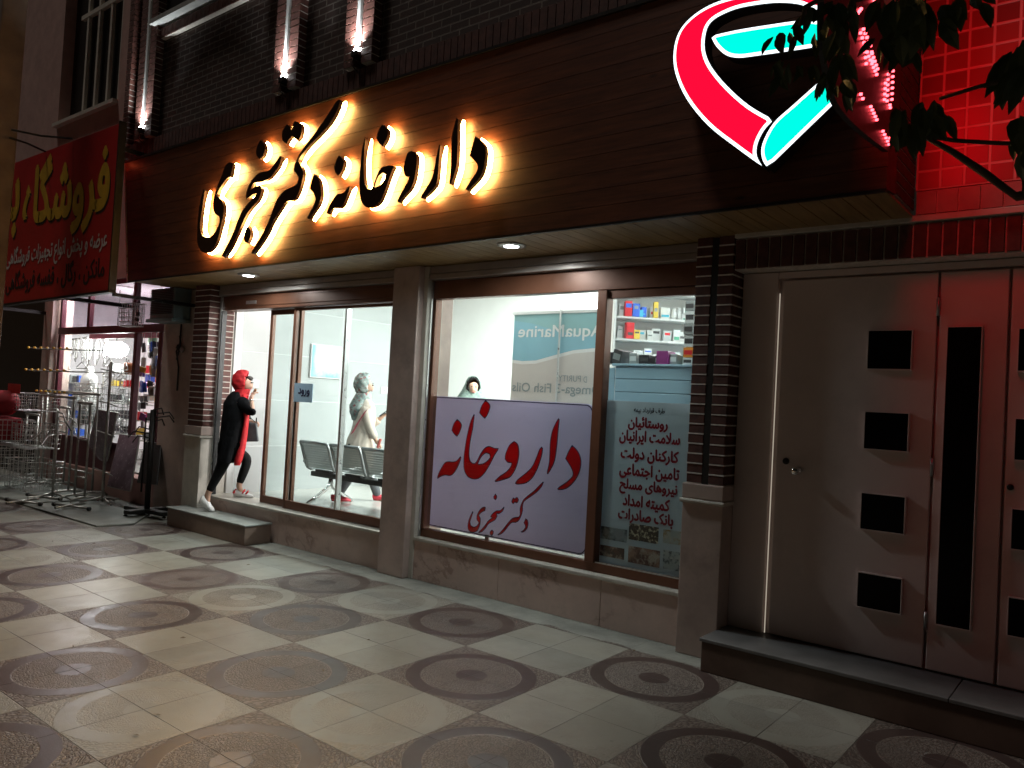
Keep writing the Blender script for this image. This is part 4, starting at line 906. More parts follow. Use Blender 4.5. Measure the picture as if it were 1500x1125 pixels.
def item(u, d, z, kind, sx, sz, col, label, group):
    c = sp(u, d, z); t = thing('medicine_box' if kind == 'box' else 'medicine_bottle', label, 'box' if kind == 'box' else 'bottle', c, 0, group)
    if kind == 'box':
        rz_ = math.atan2(DV.y, DV.x)+random.uniform(-.15, .15); b = MB(); b.cbox(c+Vector((0, 0, sz/2)), sx, .07, sz, rz_); b.build('carton', M['box_'+col], t, bevel=.002)
        fn_ = Vector((math.sin(rz_), -math.cos(rz_), 0)); b = MB(); b.cbox(c+Vector((0, 0, sz*random.choice((.3, .5, .7))))+fn_*.0352, sx*random.uniform(.5, .85), .001, sz*random.uniform(.1, .28), rz_); b.build('printed_band', M['box_'+random.choice(('blue', 'red', 'green', 'grey', 'cyan', 'pale', 'charcoal'))], t)
    else:
        b = MB(); b.lathe(c, [(sx*.5, 0), (sx*.5, sz*.68), (sx*.28, sz*.78), (sx*.28, sz*.82)], 12); b.build('bottle', M['box_'+col], t, smooth=True)
        b = MB(); b.lathe(c, [(sx*.33, sz*.821), (sx*.33, sz)], 12); b.build('cap', M['box_white'], t)
for r_, z in enumerate(SZ[1:]):
    u = .04; zz = z+.019; shelfname = ('lowest', 'third from top', 'second from top', 'top')[r_]
    while u < LN-.06:
        s_ = random.uniform(.05, .10); h_ = random.uniform(.06, .165)
        k_ = 'bottle' if random.random() < .22 else 'box'
        if k_ == 'bottle': s_ = random.uniform(.05, .07); h_ = random.uniform(.09, .13)
        item(u+s_/2, .12+random.uniform(-.05, .05), zz, k_, s_, h_, random.choice(['white']*5+['pale']), f'white medicine {k_} on the {shelfname} shelf of the pharmacy shelving', 'white medicine packs on the shelves')
        if k_ == 'box' and h_ < .10: item(u+s_/2, .12+random.uniform(-.03, .03), zz+h_+.001, 'box', s_*.9, random.uniform(.03, .06), random.choice(['white', 'pale']), f'white medicine box lying on another on the {shelfname} shelf', 'white medicine packs on the shelves')
        u += s_+random.uniform(.003, .014)
def at_shelf(px, py, d=.02):
    # point where the sight line meets the shelf front
    q = ray(px, py); o = P0-NV*d; t = (o-Vector((CAM.x, CAM.y, 0))).dot(NV)/Vector((q.x, q.y, 0)).dot(NV); p = CAM+q*t
    return (Vector((p.x, p.y, 0))-o).dot(DV)
for px, py, r_, sx, h_, c_, kd, lab in ((920, 450, 3, .07, .18, 'red', 'box', 'tall red box on the top medicine shelf'), (919, 475, 2, .07, .15, 'red', 'box', 'red box on the second shelf beside the blue packs'), (921, 507, 1, .08, .16, 'red', 'box', 'red striped box stacked on the third shelf'),
      (930, 485, 2, .07, .13, 'blue', 'box', 'dark blue box between red and cyan packs'), (936, 487, 2, .06, .07, 'cyan', 'box', 'small cyan box among the blue packs'), (941, 487, 2, .05, .10, 'blue', 'box', 'narrow blue box right of the cyan pack'),
      (959, 485, 2, .045, .16, 'yellow', 'box', 'tall yellow box on the second medicine shelf'), (960, 455, 3, .05, .10, 'orange', 'bottle', 'left orange bottle on the top medicine shelf'), (965, 455, 3, .05, .10, 'yellow', 'bottle', 'amber bottle beside the orange one on the top shelf'), (931, 510, 1, .06, .09, 'yellow', 'box', 'small yellow box on the third medicine shelf')):
    item(at_shelf(px, py), .028, SZ[r_+1]+.019, kd, sx, h_, c_, lab, None)
# ---------------------------------------------------------------- people
M['skin'] = mat('skin', (.52, .31, .22), .5, var=.06); M['black_cloth'] = mat('black_cloth', (.006, .006, .007), .9, var=.3, scale=20, bump=.3, bscale=40, spec=.12)
M['legging'] = mat('black_leggings', (.007, .007, .007), .8, var=.2, spec=.15); M['redcloth'] = mat('red_scarf_cloth', (.62, .012, .018), .7, var=.3, scale=14, bump=.4, bscale=30)
M['shoe'] = mat('white_shoe', (.72, .70, .68), .5, var=.08); M['redshoe'] = mat('red_shoe', (.55, .03, .05), .5)
M['beigecloth'] = mat('beige_coat_cloth', (.62, .52, .44), .8, var=.12, scale=9, bump=.3, bscale=25)
M['hair'] = mat('dark_hair', (.02, .014, .010), .5, var=.3, scale=30)
def floral(name, a, b_, c_, sc):
    n = N(name); f = n.noise(sc, 4); g_ = n.noise(sc*2.2, 3)
    n.l(n.mix(n.ramp(g_, .56, .62), n.mix(n.ramp(f, .42, .55), a, b_), c_), n.b.inputs['Base Color']); n.b.inputs['Roughness'].default_value = .8
    n.bump(n.noise(18, 3), .4, .01); return n.m
M['floral'] = floral('floral_scarf_cloth', (.16, .21, .20), (.40, .46, .43), (.30, .05, .06), 14)
M['chador'] = floral('patterned_chador_cloth', (.10, .15, .13), (.17, .23, .20), (.05, .07, .07), 30)
def skin(name, J, E_, m, parent, root, sub=2):
    names = list(J); me = bpy.data.meshes.new(name); me.from_pydata([tuple(J[k][0]) for k in names], [(names.index(a), names.index(b)) for a, b in E_], [])
    me.materials.append(m); o = bpy.data.objects.new(name, me); C.objects.link(o)
    if parent is not None: o.parent = parent; o.matrix_parent_inverse = pinv(parent)
    sk = o.modifiers.new('skin', 'SKIN'); sk.use_smooth_shade = True
    for i, k in enumerate(names):
        r = J[k][1]; v = me.skin_vertices[0].data[i]; v.radius = (r, r) if not isinstance(r, tuple) else r; v.use_root = (k == root)
    ss = o.modifiers.new('sub', 'SUBSURF'); ss.levels = sub; ss.render_levels = sub
    return o
def chain(E_, *ks): E_ += list(zip(ks, ks[1:]))
def hand(J, E_, pre, wrist, d, up, side, curl=.5, s=1.0):
    """palm, four fingers and a thumb; d points along the hand, side across the knuckles, up the back of the hand"""
    d, up, side = Vector(d).normalized(), Vector(up).normalized(), Vector(side).normalized(); w_ = Vector(wrist)
    J[pre+'palm'] = (w_+d*.045*s, .021*s); J[pre+'knuck'] = (w_+d*.082*s, .020*s); chain(E_, pre+'wrist', pre+'palm', pre+'knuck')
    for i, (off, ln) in enumerate(((-.027, .062), (-.009, .072), (.009, .067), (.026, .052))):
        b0 = w_+d*.088*s+side*off*s; c1, c2 = curl*.9, curl*1.9
        p1 = b0+(d*math.cos(c1)-up*math.sin(c1))*ln*.5*s; p2 = p1+(d*math.cos(c2)-up*math.sin(c2))*ln*.5*s
        J[pre+f'f{i}a'] = (b0, .0092*s); J[pre+f'f{i}b'] = (p1, .0082*s); J[pre+f'f{i}c'] = (p2, .0068*s); chain(E_, pre+'knuck', pre+f'f{i}a', pre+f'f{i}b', pre+f'f{i}c')
    t0 = w_+d*.035*s-side*.030*s; t1 = t0+(d*.6-side*.5-up*.4).normalized()*.032*s; t2 = t1+(d*.8-up*.5).normalized()*.028*s
    J[pre+'t0'] = (t0, .012*s); J[pre+'t1'] = (t1, .0098*s); J[pre+'t2'] = (t2, .008*s); chain(E_, pre+'palm', pre+'t0', pre+'t1', pre+'t2')
def head_joints(J, E_, c, f, s=1.0):
    """skull, jaw and nose about centre c, facing f"""
    f = Vector(f).normalized(); up = Vector((0, 0, 1)); c = Vector(c)
    J['skull'] = (c-f*.012*s+up*.015*s, .092*s); J['crown'] = (c-f*.015*s+up*.075*s, .066*s); J['face'] = (c+f*.042*s-up*.022*s, .066*s); J['jaw'] = (c+f*.050*s-up*.082*s, .040*s)
    J['nose'] = (c+f*.112*s-up*.030*s, .011*s)
    chain(E_, 'neck', 'skull', 'crown'); chain(E_, 'skull', 'face', 'jaw'); chain(E_, 'face', 'nose')
def face_bits(c, f, parent, s=1.0):
    f = Vector(f).normalized(); side = Vector((-f.y, f.x, 0)); up = Vector((0, 0, 1)); c = Vector(c)
    for k in (-1, 1):
        b = MB(); b.sphere(c+f*.094*s+side*.030*k*s+up*.004*s, .012*s, 10, (1, 1.2, .7)); b.build('eye', M['hair'], parent, smooth=True)
        b = MB(); b.tube([c+f*.098*s+side*.016*k*s+up*.026*s, c+f*.094*s+side*.045*k*s+up*.028*s], .004*s, 6); b.build('eyebrow', M['hair'], parent)
    b = MB(); b.tube([c+f*.088*s+side*-.02*s-up*.072*s, c+f*.094*s-up*.070*s, c+f*.088*s+side*.02*s-up*.072*s], .006*s, 6); b.build('mouth', mat('lip', (.42, .10, .09), .4), parent)
def headscarf(c, f, m, parent, s=1.0, cut=.55, tilt=-.12, name='headscarf'):
    f = Vector(f).normalized(); c = Vector(c)-f*.018*s; fd = (f+Vector((0, 0, tilt))).normalized()
    bm = bmesh.new(); bmesh.ops.create_uvsphere(bm, u_segments=40, v_segments=28, radius=1)
    kill = [v for v in bm.verts if v.co.normalized().dot(fd) > cut or v.co.z < -.93]
    bmesh.ops.delete(bm, geom=kill, context='VERTS')
    side = Vector((-f.y, f.x, 0))
    for v in bm.verts:
        q = v.co.copy(); a = math.atan2(q.dot(side), q.dot(f)); k = 1+.025*math.sin(a*7+q.z*9)+.02*math.sin(q.z*17)
        v.co = c+(f*q.dot(f)*.120+side*q.dot(side)*.104+Vector((0, 0, q.z*.138+.012)))*s*k
    me = bpy.data.meshes.new(name); bm.to_mesh(me); bm.free(); me.materials.append(m); me.polygons.foreach_set('use_smooth', [True]*len(me.polygons))
    o = bpy.data.objects.new(name, me); C.objects.link(o); o.parent = parent; o.matrix_parent_inverse = pinv(parent)
    so = o.modifiers.new('solid', 'SOLIDIFY'); so.thickness = .014*s; return o
def ell(c, rx, ry, rz=0., n=24, fold=0., k=7, tz=0., ph=0.):
    o = []
    for i in range(n):
        a = 2*math.pi*i/n; w_ = 1+fold*math.sin(k*a+ph); x = rx*w_*math.cos(a); y = ry*w_*math.sin(a)
        o.append(Vector((c[0]+x*math.cos(rz)-y*math.sin(rz), c[1]+x*math.sin(rz)+y*math.cos(rz), c[2]+x*tz)))
    return o
def shoe(toe, heel, w_, m, parent, name='shoe', h=.075, sole=None):
    toe, heel = Vector(toe), Vector(heel); d = (toe-heel); L_ = d.length; d.normalize(); s_ = d.cross(Vector((0, 0, 1))).normalized(); u_ = s_.cross(d)
    prof = [(-.01, .50, .45, .95), (.06, .85, .0, 1.0), (.25, .90, 0, 1.0), (.45, .86, 0, .86), (.65, 1.0, 0, .62), (.85, .95, 0, .48), (.97, .6, .04, .36), (1.01, .2, .1, .26)]
    b = MB(); rings = []
    for t, ww, z0, z1 in prof:
        p = heel+d*(L_*t); ring = []
        for i in range(12):
            a = 2*math.pi*i/12; x = math.cos(a)*w_/2*ww; zz_ = (z0+(z1-z0)*(math.sin(a)*.5+.5))*h
            ring.append(p+s_*x+u_*zz_)
        rings.append(ring)
    b.loft(rings); o = b.build(name, m, parent, smooth=True); return o
def facing(A_, f):
    """returns f, the side towards the street, and a function that puts a sight line on the figure's own median plane"""
    f = Vector(f).normalized(); s_ = Vector((f.y, -f.x, 0)); A_ = Vector(A_)
    def P(px, py, off=0.0):
        d = ray(px, py); t = (A_-CAM+s_*off).dot(s_)/d.dot(s_); return CAM+d*t
    return f, s_, P
def robe(spec, P, f, ry, m, parent, name, thick=.012):
    """spec: (xa, xb, y, ratio) outline spans in the figure's plane"""
    rz = math.atan2(f.y, f.x); rings = []
    for i, (a_, b_, y, k_) in enumerate(spec):
        p, q = P(a_, y), P(b_, y); rings.append(ell((p+q)/2, (q-p).length/2, ry*k_, rz, 28, fold=.0+.006*i, k=6, ph=i*.35))
    b = MB(); b.loft(rings, caps=False); o = b.build(name, m, parent, smooth=True); sd = o.modifiers.new('solid', 'SOLIDIFY'); sd.thickness = thick
    su = o.modifiers.new('sub', 'SUBSURF'); su.levels = 2; su.render_levels = 2
    tx = bpy.data.textures.get('cloth_folds') or bpy.data.textures.new('cloth_folds', 'CLOUDS'); tx.noise_scale = .16; tx.noise_depth = 3
    dp = o.modifiers.new('folds', 'DISPLACE'); dp.texture = tx; dp.strength = .055; dp.mid_level = .5; dp.texture_coords = 'GLOBAL'; return o
# woman with red scarf climbing the step
w1 = thing('person', 'woman in red headscarf and long black coat climbing the step, hand at her mouth', 'person', (-.8, 1.1, .2))
F1, S1, P1_ = facing((-.75, 1.14, 1.0), (.66, .75, 0))
P = lambda x, y, off=0.: P1_(280+x/4.683, 530+y/4.6875, off)
U = Vector((0, 0, 1)); J = {}; E_ = []
hc = P(362, 142)
J['pelvis'] = (P(262, 585), .115); J['spine'] = (P(280, 470), .105); J['chest'] = (P(298, 340), .115); J['neckb'] = (P(320, 235), .06); J['neck'] = (P(338, 200), .048)
chain(E_, 'pelvis', 'spine', 'chest', 'neckb', 'neck'); head_joints(J, E_, hc, F1, .97)
J['rsh'] = (P(318, 272, .145), .034); J['rel'] = (P(424, 352, .17), .034); J['rwrist'] = (P(412, 262, .10), .026); chain(E_, 'chest', 'rsh', 'rel', 'rwrist')
hand(J, E_, 'r', J['rwrist'][0], P(428, 205, .05)-P(412, 262, .10), -F1+S1*.3, S1*.5+F1*.6, .9, .95)
J['lsh'] = (P(318, 272, -.155), .05); J['lel'] = (P(375, 400, -.18), .04); J['lwrist'] = (P(410, 415, -.13), .027); chain(E_, 'chest', 'lsh', 'lel', 'lwrist')
hand(J, E_, 'l', J['lwrist'][0], F1, U, S1, 1.1, .9)
J['rhip'] = (P(258, 610, .08), .09); J['rkn'] = (P(200, 745, .08), .055); J['rank'] = (P(112, 912, .09), .036); J['rft'] = (P(112, 985, .09), .03); chain(E_, 'pelvis', 'rhip', 'rkn', 'rank', 'rft')
J['lhip'] = (P(275, 610, -.08), .09); J['lkn'] = (P(392, 668, -.08), .055); J['lank'] = (P(324, 855, -.08), .036); J['lft'] = (P(360, 915, -.08), .03); chain(E_, 'pelvis', 'lhip', 'lkn', 'lank', 'lft')
body = skin('body', J, E_, M['skin'], w1, 'pelvis'); face_bits(hc, F1, body, .97)
J2 = {'pelvis': (J['pelvis'][0], .12), 'rhip': (J['rhip'][0], .095), 'rkn': (J['rkn'][0], .066), 'rank': (J['rkn'][0].lerp(J['rank'][0], .93), .042), 'lhip': (J['lhip'][0], .095), 'lkn': (J['lkn'][0], .070), 'lank': (J['lkn'][0].lerp(J['lank'][0], .95), .042)}
skin('leggings', J2, [('pelvis', 'rhip'), ('rhip', 'rkn'), ('rkn', 'rank'), ('pelvis', 'lhip'), ('lhip', 'lkn'), ('lkn', 'lank')], M['legging'], body, 'pelvis')
robe([(292, 352, 205, .40), (270, 362, 228, .70), (240, 375, 262, .95), (224, 385, 310, 1.0), (210, 385, 390, .95), (198, 372, 480, .95), (190, 350, 560, 1.0), (186, 330, 625, 1.05), (183, 312, 690, 1.08)], P, F1, .195, M['black_cloth'], body, 'coat')
for pre, sg in (('r', 1), ('l', -1)):
    q = J[pre+'el'][0]; e2 = q.lerp(J[pre+'wrist'][0], .30 if pre == 'r' else .7); a0 = J[pre+'sh'][0]-S1*.075*sg+U*.03
    skin('sleeve', {'a': (a0, .095), 'm': (J[pre+'sh'][0].lerp(q, .5), .082), 'b': (q, .068), 'c': (e2, .060)}, [('a', 'm'), ('m', 'b'), ('b', 'c')], M['black_cloth'], body, 'a')
headscarf(hc, F1, M['redcloth'], body, 1.0, .46)
rz = math.atan2(F1.y, F1.x)
b = MB(); b.loft([ell(P(355, 185), .085, .085, rz), ell(P(348, 212), .085, .085, rz, fold=.03), ell(P(338, 232), .09, .10, rz, fold=.04), ell(P(330, 250), .10, .12, rz, fold=.03)], caps=False); b.build('scarf_wrap', M['redcloth'], body, smooth=True)
tail = [P(365, 225, .10), P(372, 300, .15), P(376, 390, .13), P(364, 490, .12), P(345, 590, .13), P(322, 665, .14), P(312, 712, .14)]; wd = [.036, .036, .030, .034, .042, .046, .034]
b = MB(); b.loft([[p-F1*w_-S1*.03, p-F1*w_*.4+S1*.012, p+F1*w_*.3-S1*.004, p+F1*w_-S1*.035, p+F1*w_*.2-S1*.05] for p, w_ in zip(tail, wd)]); b.build('scarf_tail', M['redcloth'], body, smooth=True)
b = MB(); b.sphere(hc+F1*.060+U*.052, .040, 14, (.8, 1.2, .7)); b.build('hair', M['hair'], body, smooth=True)
toe = P(152, 1040, .09); heel = P(42, 968, .09); shoe(toe, heel, .095, M['shoe'], body, h=.11)
toe = P(425, 940, -.08); heel = P(285, 940, -.08); dz = .366-min(toe.z, heel.z); toe.z = heel.z = .366; shoe(toe, heel, .092, M['shoe'], body, h=.09)
for t_, r_, h_ in ((.0, .012, .09), (.10, .010, .088), (.14, .009, .078)):
    p = heel+F1*(t_+.01); b = MB(); b.tube([p-S1*.043+U*h_*.6, p+F1*.02+U*h_, p+S1*.043+U*h_*.6], r_, 8); b.build('shoe_trim', M['redcloth'], body, smooth=True)
q0 = J['rwrist'][0]; b = MB(); b.tube([q0+F1*(.030*math.cos(a))+S1*(.030*math.sin(a)) for a in [i*math.pi/6 for i in range(13)]], .007, 6); b.build('bracelet', M['chrome'], body, smooth=True)
bp_ = P(418, 478, -.08)
bag = thing('handbag', 'small grey and black handbag hanging in front of the red scarf woman', 'handbag', bp_)
b = MB(); b.hexa([bp_-F1*.085+S1*.035-U*.125, bp_+F1*.085+S1*.035-U*.115, bp_+F1*.085-S1*.035-U*.115, bp_-F1*.085-S1*.035-U*.125, bp_-F1*.05+S1*.02+U*.11, bp_+F1*.045+S1*.02+U*.10, bp_+F1*.045-S1*.02+U*.10, bp_-F1*.05-S1*.02+U*.11]); b.build('body', mat('bag_leather', (.07, .075, .08), .35, var=.5, scale=9), bag, bevel=.014)
b = MB(); b.tube([bp_-F1*.045+U*.10, bp_-F1*.04+U*.17, J['lwrist'][0]+F1*.07-U*.015, bp_+F1*.04+U*.16, bp_+F1*.04+U*.095], .007, 6); b.build('strap', M['black'], bag)
ph = P(436, 205, .04); b = MB(); b.cbox(ph, .03, .03, .07, .8, .3, .35); tag(b.build('snack', mat('brown_snack_wrapper', (.33, .16, .07), .4), bevel=.006), 'small brown snack held at the mouth of the red scarf woman', 'snack')

# woman with patterned scarf walking inside, behind the bench
w2 = thing('person', 'woman in grey patterned headscarf and cream coat walking inside behind the waiting bench', 'person', (.15, 2.6, .33))
F2, S2, P2_ = facing((.12, 2.62, 1.0), (.62, .78, 0))
P = lambda x, y, off=0.: P2_(480+x/4.683, 530+y/4.6875, off)
J = {}; E_ = []; hc = P(258, 160); rz = math.atan2(F2.y, F2.x)
J['pelvis'] = (P(205, 600), .12); J['spine'] = (P(215, 490), .105); J['chest'] = (P(238, 375), .115); J['neckb'] = (P(252, 275), .06); J['neck'] = (P(256, 225), .048)
chain(E_, 'pelvis', 'spine', 'chest', 'neckb', 'neck'); head_joints(J, E_, hc, F2, .97)
J['rsh'] = (P(255, 320, .14), .034); J['rel'] = (P(285, 450, .18), .04); J['rwrist'] = (P(335, 545, .15), .026); chain(E_, 'chest', 'rsh', 'rel', 'rwrist'); hand(J, E_, 'r', J['rwrist'][0], F2*.5-U*.6, F2, S2, .8)
J['lsh'] = (P(255, 320, -.15), .05); J['lel'] = (P(310, 430, -.17), .04); J['lwrist'] = (P(365, 385, -.1), .026); chain(E_, 'chest', 'lsh', 'lel', 'lwrist'); hand(J, E_, 'l', J['lwrist'][0], F2*.6+U*.5, U-F2, S2, .8)
for pre, ax, ay, sg in (('r', 60, 950, 1), ('l', 345, 945, -1)):
    J[pre+'hip'] = (P(205, 620, .085*sg), .09); kx = 200+(ax-200)*.5+25; J[pre+'kn'] = (P(kx, 780, .085*sg), .056); J[pre+'ank'] = (P(ax, ay-15, .085*sg), .036); J[pre+'ft'] = (P(ax+45, ay+15, .085*sg), .028); chain(E_, 'pelvis', pre+'hip', pre+'kn', pre+'ank', pre+'ft')
    a0 = P(ax, ay+10, .085*sg); a0.z = .335; shoe(a0+F2*.17, a0-F2*.07, .09, M['redshoe'], w2, h=.085)
body = skin('body', J, E_, M['skin'], w2, 'pelvis'); face_bits(hc, F2, body, .97)
J2 = {k: (J[k][0], r) for k, r in (('pelvis', .12), ('rhip', .098), ('rkn', .07), ('rank', .05), ('lhip', .098), ('lkn', .07), ('lank', .05))}
skin('trousers', J2, [('pelvis', 'rhip'), ('rhip', 'rkn'), ('rkn', 'rank'), ('pelvis', 'lhip'), ('lhip', 'lkn'), ('lkn', 'lank')], mat('grey_trousers', (.10, .10, .11), .8), body, 'pelvis')
robe([(235, 285, 250, .40), (215, 310, 275, .72), (195, 330, 310, .95), (182, 330, 360, 1.0), (172, 325, 430, .98), (150, 318, 500, 1.0), (120, 312, 580, 1.1), (100, 310, 660, 1.15), (90, 308, 720, 1.18)], P, F2, .19, M['beigecloth'], body, 'coat')
for pre, sg in (('r', 1), ('l', -1)):
    q = J[pre+'el'][0]; e2 = q.lerp(J[pre+'wrist'][0], .85); a0 = J[pre+'sh'][0]-S2*.075*sg+U*.03
    skin('sleeve', {'a': (a0, .09), 'm': (J[pre+'sh'][0].lerp(q, .5), .076), 'b': (q, .062), 'c': (e2, .052)}, [('a', 'm'), ('m', 'b'), ('b', 'c')], M['beigecloth'], body, 'a')
headscarf(hc, F2, M['floral'], body, 1.06, .50)
b = MB(); b.loft([ell(P(250, 215), .095, .09, rz), ell(P(238, 255), .115, .11, rz, fold=.04), ell(P(222, 300), .13, .15, rz, fold=.05, ph=1), ell(P(205, 345), .10, .14, rz, fold=.07, ph=2), ell(P(192, 400), .045, .10, rz, fold=.08)], caps=False); b.build('scarf_drape', M['floral'], body, smooth=True)
b = MB(); b.loft([[p-F2*.02-U*.02, p+F2*.02+U*.02, p+F2*.02+U*.02-S2*.012, p-F2*.02-U*.02-S2*.012] for p in (P(305, 300, .12), P(262, 335, .21), P(210, 415, .215), P(165, 495, .21))]); b.build('bag_strap', mat('dark_red_strap', (.20, .015, .03), .6), body)
b = MB(); q = P(352, 560, .15); b.cbox(q, .03, .07, .12, .9, 0, .3); tag(b.build('wallet', mat('reddish_wallet', (.45, .10, .08), .5), bevel=.008), 'reddish wallet in the lowered hand of the cream coat woman', 'wallet')
b = MB(); q = P(388, 350, -.08); b.cbox(q, .012, .07, .15, .9, 0, .9); tag(b.build('phone', M['black'], bevel=.004), 'dark phone held out in front of the cream coat woman', 'phone')

# woman in a chador at the far counter
hc = aty(693, 567, 4.0)
w3 = thing('person', 'woman in dark green patterned chador far inside, head showing above the lilac board', 'person', (hc.x, 4.0, .33))
J = {}; E_ = []; F3 = (.75, -.66, 0); X3 = hc.x-.02
J['pelvis'] = (Vector((X3, 4.02, 1.1)), .12); J['chest'] = (Vector((X3, 4.02, 1.5)), .12); J['neck'] = (Vector((X3, 4.01, hc.z-.13)), .05); chain(E_, 'pelvis', 'chest', 'neck'); head_joints(J, E_, hc, F3, .98)
for pre, s_ in (('r', -1), ('l', 1)):
    J[pre+'hip'] = (Vector((X3+.07*s_, 4.02, 1.02)), .09); J[pre+'kn'] = (Vector((X3+.08*s_, 4.02, .72)), .055); J[pre+'ank'] = (Vector((X3+.08*s_, 4.02, .40)), .036); J[pre+'ft'] = (Vector((X3+.12*s_, 3.92, .36)), .03); chain(E_, 'pelvis', pre+'hip', pre+'kn', pre+'ank', pre+'ft')
    J[pre+'sh'] = (Vector((X3+.16*s_, 4.02, 1.60)), .05); J[pre+'el'] = (Vector((X3+.19*s_, 3.92, 1.36)), .04); J[pre+'wrist'] = (Vector((X3+.08*s_, 3.78, 1.40)), .026); chain(E_, 'chest', pre+'sh', pre+'el', pre+'wrist'); hand(J, E_, pre, J[pre+'wrist'][0], (-.5*s_, -.4, .1), (0, -1, 0), (0, .2, 1), .8)
body = skin('body', J, E_, M['skin'], w3, 'pelvis'); face_bits(hc, F3, body, .98)
F3 = Vector(F3).normalized(); rz3 = math.atan2(F3.y, F3.x)
headscarf(hc, F3, M['black_cloth'], body, .97, .66)
headscarf(hc-F3*.012-Vector((0, 0, .012)), F3, M['chador'], body, 1.09, .50, tilt=.05, name='chador_hood')
def back(d, z): q = hc-F3*d; return (q.x, q.y, z)
b = MB(); b.loft([ell(back(.055, hc.z+.03), .098, .112, rz3), ell(back(.055, hc.z-.05), .11, .145, rz3, fold=.01), ell(back(.045, hc.z-.14), .14, .20, rz3, fold=.02), ell((X3, 4.03, hc.z-.27), .22, .25, rz3, fold=.03), ell((X3, 4.03, 1.4), .27, .30, rz3, fold=.04), ell((X3, 4.03, .9), .30, .33, rz3, fold=.06), ell((X3, 4.03, .36), .35, .38, rz3, fold=.08)], caps=False); co = b.build('chador', M['chador'], body, smooth=True); co.modifiers.new('solid', 'SOLIDIFY').thickness = .01
# counter in front of her, hidden by the board
CT = thing('service_counter', 'low white service counter mostly hidden by the lilac board', 'counter', (2.2, 3.6, .33))
b = MB(); b.box(1.0, 3.1, 3.4, 3.8, .33, 1.28); b.build('base', M['white'], CT, bevel=.005); b = MB(); b.box(.95, 3.15, 3.35, 3.85, 1.281, 1.32); b.build('top', M['beige'], CT, bevel=.005)
# ---------------------------------------------------------------- left-hand shop: building
M['render'] = mat('pinkish_render', (.50, .31, .27), .8, var=.15, scale=5, bump=.6, bscale=70, dirt=.3); M['maroon'] = mat('maroon_frame_paint', (.085, .012, .022), .4, var=.2, scale=5, dirt=.4)
M['shopwall'] = mat('pale_shop_wall', (.70, .66, .68), .6, var=.08); M['rail'] = mat('tarnished_rail', (.42, .41, .38), .35, .75, var=.35, scale=10)
M['wire'] = mat('wire_chrome', (.60, .60, .58), .3, .8, var=.2); M['yellowtip'] = mat('yellow_plastic_tip', (.75, .42, .02), .4); M['plum'] = mat('clouded_plastic_sheet', (.22, .16, .20), .25, var=.4, scale=6)
M['coolerteal'] = mat('cooler_casing', (.20, .27, .28), .5, var=.2, dirt=.4); M['signcard'] = mat('red_card', (.62, .015, .02), .5)
LB = thing('equipment_shop', 'cluttered shop with maroon framed windows left of the pharmacy', 'shop building', (-4.5, 1.3, 0))
SX0, SX1, SYF = -6.08, -2.60, 1.30
g = MB(); g.box(-12, -2.63, 1.30, 1.6, 3.15, 5.80); g.box(-12, -6.72, 1.30, 1.6, 5.801, 9.5); g.box(-4.60, -2.63, 1.30, 1.6, 5.801, 9.5); g.build('upper_wall', M['render'], LB)
g = MB(); g.box(-6.719, -4.601, 1.48, 1.5, 5.85, 9.5); wn_ = g.build('window', M['black'], LB)
g = MB(); g.box(-6.74, -4.58, 1.22, 1.47, 5.803, 5.86); g.build('sill', M['stonecap'], wn_)
for x in (-6.05, -5.65, -5.22, -4.82): b = MB(); b.box(x-.03, x+.03, 1.40, 1.45, 5.862, 9.4); b.build('window_bar', M['stonecap'], wn_)
b = MB(); b.box(-6.3, -4.65, 1.395, 1.455, 7.55, 7.62); b.build('window_rail', M['stonecap'], wn_)
g = MB(); g.box(SX0-.05, SX1+.03, 1.24, 1.5, 0, .34); g.build('base_wall', M['render'], LB, bevel=.01)
g = MB(); g.box(-6.42, -6.10, 1.18, 1.5, 0, 3.1); g.build('stone_pilaster', M['pillar'], LB, bevel=.01)
g = MB(); g.box(-12, -6.43, 1.33, 1.40, 0, 3.14); g.build('doorway_shade', M['black'], LB)  # flat black sheet; the doorway's darkness is put into its colour
fr = MB()
def post(x, w_, z0, z1_): fr.box(x-w_/2, x+w_/2, 1.28, 1.35, z0, z1_)
ztr = 2.40
fr.box(SX0, SX1, 1.275, 1.345, ztr-.055, ztr+.055); fr.box(SX0, SX1, 1.285, 1.345, 3.06, 3.14)
for x in (SX0+.05, -3.52, -2.83, -2.64): post(x, .09 if x != -2.64 else .05, .345, ztr-.056)
for x in (SX0+.05, -5.05, -3.62): post(x, .075, ztr+.056, 3.059)
for x in (-2.64,): post(x, .06, ztr+.056, 3.059)
fro = fr.build('window_frame', M['maroon'], LB, bevel=.005)
g = MB(); g.box(SX0+.1, -3.57, 1.29, 1.34, .346, .74); g.build('kick_panel', M['maroon'], LB); g = MB(); g.box(SX0+.1, -3.57, 1.275, 1.30, .741, .77); g.build('kick_rail', M['maroon'], LB)
g = MB(); g.box(SX0+.1, -3.57, 1.31, 1.316, .775, ztr-.06); g.build('pane', M['glass'], LB)
for a_, b_ in ((SX0+.09, -5.09), (-5.01, -3.66), (-3.58, -2.68)): g = MB(); g.box(a_, b_, 1.31, 1.316, ztr+.057, 3.058); g.build('transom_pane', glass('dusty_glass', (.72, .70, .74), .15) if 'dusty_glass' not in bpy.data.materials else bpy.data.materials['dusty_glass'], LB)
for x0, x1, y0, y1 in ((-7.7, -7.6, 1.36, 4.6), (SX1+.0, SX1+.1, 1.51, 4.6), (-7.6, SX1, 4.6, 4.7)):
    g = MB(); g.box(x0, x1, y0, y1, 0, 3.3); g.build('interior_wall', M['shopwall'], LB)
